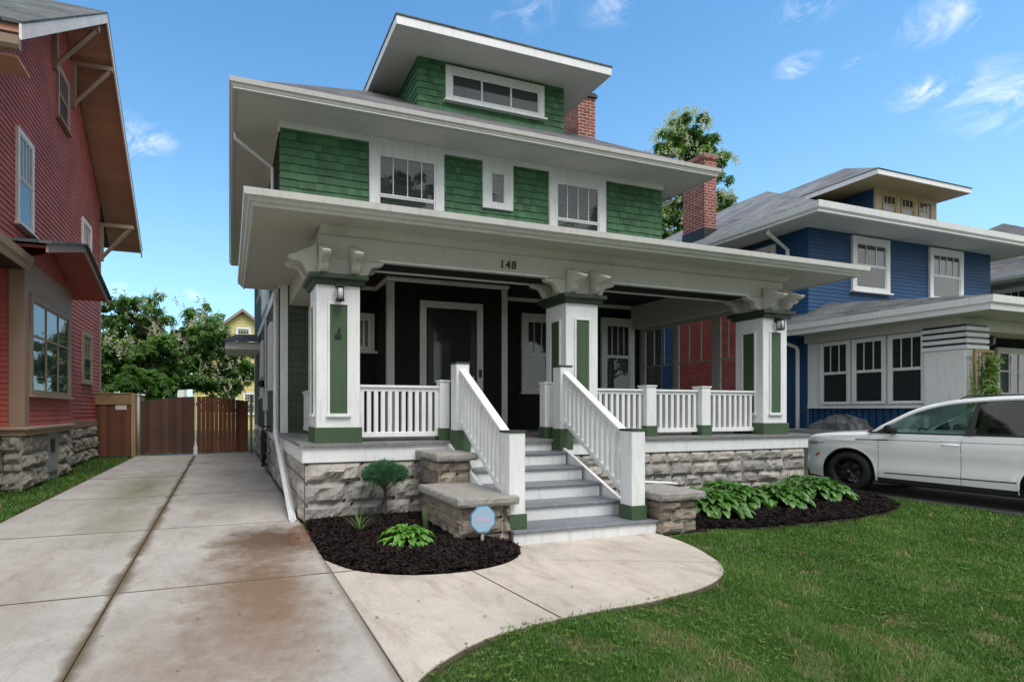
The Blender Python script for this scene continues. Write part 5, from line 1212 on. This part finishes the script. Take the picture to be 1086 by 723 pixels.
for sd in (1, -1):
    for w in WH:
        b = MB(); n = 30; vs = []
        for k in range(n+1):
            a = math.pi*(-.02+1.04*k/n); s = w+AR*math.cos(a)
            for rr_, o in ((AR-.005, -.002), (AR+.008, .006), (AR+.022, .006), (AR+.034, 0)): s = w+rr_*math.cos(a); z = WC+rr_*math.sin(a); vs.append(cp(s, sd*(hwz(s, z)+o), z))
        b.add(vs, [(4*k+j, 4*k+j+1, 4*k+5+j, 4*k+4+j) for k in range(n) for j in range(3)]); b.done('wheel_arch', M['car'], body, smooth=True)
for sd in (1, -1):
    for w in WH:
        wx = FR(CARX, 0, 1, 0, 0, 1); c = cp(w, sd*.80, WC)
        b = MB(); ax = (-sd, 0, 0)
        b.lathe([(.22, -.10), (.31, -.11), (.352, -.09), (.364, -.05), (.364, .05), (.352, .09), (.30, .105), (.245, .10), (.235, .08)], c, ax, 40); wh = b.done('wheel', M['rubber'], CAR, smooth=True)
        b = MB(); b.lathe([(.235, .09), (.245, .095), (.228, .06), (.22, -.08)], c, ax, 40); b.lathe([(.0, .075), (.035, .075), (.045, .06), (.05, .03), (0, .03)], c, ax, 16)
        for k in range(5):
            for dk in (-.13, .13):
                a = k*2*math.pi/5+dk+.3; r0, r1 = .03, .232
                p0 = Vector(c)+Vector((-sd*.055, math.cos(a)*r0, math.sin(a)*r0)); p1 = Vector(c)+Vector((-sd*.078, math.cos(a+dk*.2)*r1, math.sin(a+dk*.2)*r1)); b.tube([p0, p1], [.014, .012], 5)
        rim = b.done('rim', simple('black_alloy', (.03, .03, .032), .3, .6), wh)
        b = MB(); b.lathe([(0, .02), (.16, .02), (.16, .0), (0, 0)], c, ax, 24); b.done('brake_disc', simple('brake_disc', (.12, .12, .12), .4, 1), wh)
        b = MB(); b.lathe([(0, .082), (.026, .08), (.026, .07)], c, ax, 16); b.done('hub_cap', M['brass'], wh)
# greenhouse
OUT = [(1.20, 1.11), (1.50, 1.325), (1.8, 1.515), (2.15, 1.635), (2.5, 1.685), (2.9, 1.71), (3.4, 1.71), (3.9, 1.68), (4.2, 1.64), (4.42, 1.55), (4.56, 1.35), (4.64, 1.15)]
OUT = smooth_line(OUT, 5)
def gw(z): return .885-.235*max(0, (z-1.10))/.62-.03*max(0, (z-1.35)/.3)**2
b = MB(); vs = []
O2 = [p for p in OUT if 2.02 <= p[0] <= 4.38]
for (s, z) in O2:
    g = gw(z); vs += [cp(s, o*g, z+.035*(1-abs(o)**2.2)) for o in (-1, -.9, -.7, -.4, 0, .4, .7, .9, 1)]
b.add(vs, [(i*9+j, i*9+j+1, i*9+10+j, i*9+9+j) for i in range(len(O2)-1) for j in range(8)])
b.done('roof', M['car'], CAR, smooth=True)
b = MB()
for sd in (1, -1):
    n = len(OUT); vs = []
    for i, (s, z) in enumerate(OUT):
        a = Vector(OUT[max(i-1, 0)]); c = Vector(OUT[min(i+1, n-1)]); t = (c-a).normalized(); nn = Vector((t.y, -t.x)); 
        if nn.y > 0: nn = -nn
        w = .062
        for (o, e) in ((0.0, 0.012), (.012, -.004), (w, -.0), (w, -.02)):
            q = Vector((s, z))+nn*o; vs.append(cp(q.x, sd*(gw(q.y)+.004+(e if o else -.03)), q.y+(.012 if not o else 0)))
    b.add(vs, [(4*i+j, 4*i+j+1, 4*i+5+j, 4*i+4+j) for i in range(n-1) for j in range(3)])
b.done('roof_pillar', M['car'], CAR, smooth=True)
b = MB()
for sd in (1, -1):
    for (s0, s1, lean) in ((2.50, 2.62, .05), (3.50, 3.60, -.06)):
        vs = [cp(s0+lean*k, sd*(gw(z)+.0), z) if e == 0 else cp(s1+lean*k, sd*(gw(z)+.0), z) for k, z in ((0, 1.11), (1, 1.66)) for e in (0, 1)]; b.add(vs, [(0, 1, 3, 2)])
    vs = []
    for k in range(20): s = 1.2+k*(4.55-1.2)/19; vs += [cp(s, sd*(gw(1.11)+.012), 1.095+.01*k/19), cp(s, sd*(gw(1.12)+.008), 1.122+.01*k/19)]
    b.add(vs, [(2*k, 2*k+1, 2*k+3, 2*k+2) for k in range(19)])
    b.add([cp(1.15, sd*gw(1.11), 1.11), cp(1.50, sd*gw(1.11), 1.11), cp(1.50, sd*gw(1.3), 1.29)], [(0, 1, 2)])
b.done('window_trim', M['rubber'], CAR, fixn=False)
M['carglass'] = glassmat('tinted_car_glass', (.42, .55, .53)); M['privacy'] = glassmat('privacy_glass', (.10, .12, .13))
def top_at(s):
    for a, c in zip(OUT, OUT[1:]):
        if a[0] <= s <= c[0]: return a[1]+(c[1]-a[1])*(s-a[0])/max(1e-6, c[0]-a[0])
    return 1.11
for sd in (1, -1):
    for (s0, s1, mt) in ((1.3, 2.53, 'carglass'), (2.60, 4.50, 'privacy')):
        vs = []; n = 18; 
        for k in range(n+1):
            s = s0+(s1-s0)*k/n; zt = max(1.12, top_at(s)-.05)
            for j in range(4): z = 1.11+(zt-1.11)*j/3; vs.append(cp(s, sd*(gw(z)-.006), z))
        b = MB(); b.add(vs, [(4*i+j, 4*i+4+j, 4*i+5+j, 4*i+1+j) for i in range(n) for j in range(3)]); b.done('side_window', M[mt], CAR, smooth=True, fixn=False)
vs = []; b = MB(); n = 10
for k in range(n+1):
    t = k/n; zz = 1.12+(1.60-1.12)*t
    for o in (-1, -.6, -.2, .2, .6, 1): vs.append(cp(1.05+1.0*t-.10*(1-o*o)*(1-t)+.12*abs(o)**3*(1-t), o*(gw(zz)-.02), zz+.02*(1-o*o)))
b.add(vs, [(6*i+j, 6*i+6+j, 6*i+7+j, 6*i+1+j) for i in range(n) for j in range(5)]); b.done('windscreen', M['carglass'], CAR, smooth=True, fixn=False)
vs = []; b = MB()
for (s, z) in ((4.38, 1.57), (4.64, 1.15)):
    for o in (-1, 0, 1): vs.append(cp(s+.03*(1-o*o), o*(gw(z)-.03), z))
b.add(vs, [(0, 3, 4, 1), (1, 4, 5, 2)]); b.done('rear_window', M['privacy'], CAR, fixn=False)
# interior
b = MB(); CF = FR(CARX, YN, -1, 0, 0, -1)
b.box(-.78, .78, 1.15, 1.62, .9, 1.03, CF)
for o in (-.37, .37):
    b.box(o-.25, o+.25, 2.0, 2.5, .45, .68, CF); b.prism([(2.42, .62), (2.60, .62), (2.78, 1.22), (2.66, 1.24)], 0, .46, FR(CARX-(o-.23), YN, 0, -1, -1, 0), 'o')
    b.prism([(2.68, 1.27), (2.78, 1.27), (2.80, 1.45), (2.72, 1.45)], 0, .24, FR(CARX-(o-.12), YN, 0, -1, -1, 0), 'o')
b.box(-.7, .7, 3.3, 3.9, .45, .7, CF); b.box(-.68, .68, 3.85, 4.0, .6, 1.25, CF)
b.done('seat', simple('dark_upholstery', (.02, .02, .022), .7), CAR, bevel=.02)
b = MB(); pts = [tuple(Vector(cp(1.78, .37, 1.02))+Vector((math.cos(t)*.18, math.sin(t)*.07, math.sin(t)*.17))) for t in [k*2*math.pi/20 for k in range(21)]]; b.tube(pts, .014, 6); b.tube([cp(1.78, .37, 1.02), cp(1.5, .37, .95)], .03); b.done('steering_wheel', M['rubber'], CAR)
# mirror, handles, lights, grille
for sd in (1, -1):
    b = MB(); vs = []; c = Vector(cp(1.58, sd*.99, 1.17)); n = 12
    b.lathe([(0, -.10), (.05, -.095), (.078, -.06), (.085, 0), (.08, .05), (.07, .07), (0, .072)], c, (-sd*1, .0, 0), 14); b.tube([cp(1.58, sd*.86, 1.11), cp(1.58, sd*.95, 1.13)], .025)
    b.done('wing_mirror', M['rubber'], CAR, smooth=True)
    b = MB(); s = 2.30; b.tube([cp(2.24, sd*(hwz(s, .93)+.005), .935), cp(2.27, sd*(hwz(s, .93)+.035), .94), cp(2.42, sd*(hwz(s, .93)+.035), .942), cp(2.45, sd*(hwz(s, .93)+.005), .94)], .013, 8); b.done('handle', M['car'], CAR, smooth=True)
    b = MB(); vs = []
    for k in range(8):
        s = .05+.40*k/7; z0 = .80+.07*k/7; z1 = z0+.10*(1-k/9); vs += [cp(s, sd*(lerp(HWt, s)-xin(z0, s)+.003), z0), cp(s, sd*(lerp(HWt, s)-xin(z1, s)+.003), z1)]
    b.add(vs, [(2*k, 2*k+1, 2*k+3, 2*k+2) for k in range(7)]); b.done('headlight', simple('lamp_lens', (.25, .27, .28), .1), CAR, fixn=False)
    b = MB(); strip(b, .28, .36, .62, .66, .05, sd, 4, .003); b.done('side_marker', simple('amber', (.5, .12, .02), .3), CAR, fixn=False)
    b = MB(); strip(b, 4.3, 4.62, .9, .9, .12, sd, 6, .003); b.done('tail_light', simple('tail_red', (.3, .01, .01), .2), CAR, fixn=False)
    b = MB(); b.tube([cp(2.3, sd*.56, 1.68), cp(2.4, sd*.56, 1.735), cp(3.9, sd*.56, 1.735), cp(4.05, sd*.54, 1.68)], .012); b.done('roof_rail', M['rubber'], CAR)
b = MB(); b.box(-.45, .45, -.012, .02, .42, .70, CF); b.done('grille', M['rubber'], CAR)
SKYTINT = (.58, .92, 1.02); SKYSAT = 1.05; CLOUD = (6.1, 5.9, 6.1); FILLCLOUD = (5.8, 5.75, 5.7); SKYK = .138; SUNK = 1.6; SUNANG = 28; EXPO = .90
# ================= world, sun, camera =================
SUN_EL, SUN_AZ = math.radians(58), math.radians(168)   # azimuth clockwise from +Y
w = bpy.data.worlds.new('World'); sc.world = w; w.use_nodes = True; nt = w.node_tree; N = NT(nt)
for n in list(nt.nodes): nt.nodes.remove(n)
wo = nt.nodes.new('ShaderNodeOutputWorld'); bg = nt.nodes.new('ShaderNodeBackground'); nt.links.new(bg.outputs[0], wo.inputs[0])
sky = N.n('ShaderNodeTexSky', sky_type='NISHITA'); sky.sun_disc = False; sky.sun_elevation = SUN_EL; sky.sun_rotation = SUN_AZ
sky.air_density = 1.0; sky.dust_density = .6; sky.ozone_density = 1.6
tc = N.n('ShaderNodeTexCoord').outputs['Generated']
nrm = N.n('ShaderNodeVectorMath', operation='NORMALIZE'); N.l(tc, nrm.inputs[0]); D = nrm.outputs[0]
T_ = math.atan(182/554.)
def dirpx(u, v):
    a = (u-425)/554.; d = Vector((math.sin(T_)+a*math.cos(T_), math.cos(T_)-a*math.sin(T_), (435-v)/554.)); return d.normalized()
det = N.noise(N.scale(D, (1, 1, 1.6)), 13, 10, .68, .9)
acc = None
for (u, v, rad, amt) in ((138, 150, .055, .95), (160, 146, .035, 1.0), (125, 118, .03, .4), (1003, 18, .045, .8), (1050, 5, .04, .5), (985, 98, .035, .9), (1030, 88, .04, .8), (1075, 100, .06, .9), (1080, 122, .04, .6), (845, 70, .025, .8), (913, 66, .018, .6), (560, 12, .05, .45), (655, 2, .05, .5), (860, 5, .04, .5), (200, 312, .05, .55), (140, 308, .06, .5), (250, 318, .04, .4)):
    s = N.n('ShaderNodeVectorMath', operation='SUBTRACT'); N.l(D, s.inputs[0]); s.inputs[1].default_value = dirpx(u, v)
    s2 = N.n('ShaderNodeVectorMath', operation='MULTIPLY'); N.l(s.outputs[0], s2.inputs[0]); s2.inputs[1].default_value = (1, 1, 2.0 if v < 300 else 5.5)
    l = N.n('ShaderNodeVectorMath', operation='LENGTH'); N.l(s2.outputs[0], l.inputs[0])
    k = N.math('MULTIPLY', N.math('SUBTRACT', 1, N.math('DIVIDE', l.outputs['Value'], rad*1.25), True), amt*1.3)
    acc = k if acc is None else N.math('MAXIMUM', acc, k)
cl_ = N.math('MULTIPLY', acc, N.ramp(det, [(.46, 0), (.82, .95)]), True)
# unseen white cloud overhead, behind and right of viewer, added as neutral fill
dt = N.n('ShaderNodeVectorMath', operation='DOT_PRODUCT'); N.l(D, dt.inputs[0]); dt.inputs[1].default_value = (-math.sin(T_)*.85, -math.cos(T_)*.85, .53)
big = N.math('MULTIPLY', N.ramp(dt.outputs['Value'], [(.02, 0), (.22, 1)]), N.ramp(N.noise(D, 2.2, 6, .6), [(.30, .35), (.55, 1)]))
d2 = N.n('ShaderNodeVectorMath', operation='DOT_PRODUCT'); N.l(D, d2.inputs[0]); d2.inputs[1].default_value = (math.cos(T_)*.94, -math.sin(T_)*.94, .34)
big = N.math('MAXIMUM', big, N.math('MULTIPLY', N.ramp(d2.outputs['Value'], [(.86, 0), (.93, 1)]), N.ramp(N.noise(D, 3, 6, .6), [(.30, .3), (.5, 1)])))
tint = N.mix(1, sky.outputs[0], SKYTINT, 'MULTIPLY')
sz = N.n('ShaderNodeSeparateXYZ'); N.l(D, sz.inputs[0])
hz = N.math('POWER', N.math('SUBTRACT', 1, N.math('MAXIMUM', sz.outputs[2], 0), True), 3.2)
hs = N.n('ShaderNodeHueSaturation'); hs.inputs['Saturation'].default_value = SKYSAT; N.l(tint, hs.inputs['Color'])
col = N.mix(cl_, N.mix(N.math('MULTIPLY', hz, .75), hs.outputs[0], (3.0, 4.0, 5.0)), CLOUD)
col = N.mix(N.math('MULTIPLY', big, .92), col, FILLCLOUD)
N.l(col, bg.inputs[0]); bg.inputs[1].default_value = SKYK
sun = bpy.data.lights.new('sun', 'SUN'); sun.energy = SUNK; sun.angle = math.radians(SUNANG); sun.color = (1, .96, .90)
so = bpy.data.objects.new('sun', sun); COL.objects.link(so)
dv = Vector((math.sin(SUN_AZ)*math.cos(SUN_EL), math.cos(SUN_AZ)*math.cos(SUN_EL), math.sin(SUN_EL)))
so.rotation_euler = dv.to_track_quat('Z', 'Y').to_euler()
cam = bpy.data.cameras.new('camera'); co = bpy.data.objects.new('camera', cam); COL.objects.link(co); sc.camera = co
cam.sensor_fit = 'HORIZONTAL'; cam.sensor_width = 36; cam.lens = 554/1086*36; cam.shift_x = (543-425)/1086; cam.shift_y = (435-361.5)/1086
cam.clip_start = .05; cam.clip_end = 2000; co.location = (0, 0, 1.5); co.rotation_euler = (math.pi/2, 0, -T_)
vs_ = sc.view_settings; vs_.view_transform = 'Standard'; vs_.look = 'None'; vs_.gamma = 1; vs_.exposure = EXPO; vs_.use_curve_mapping = False
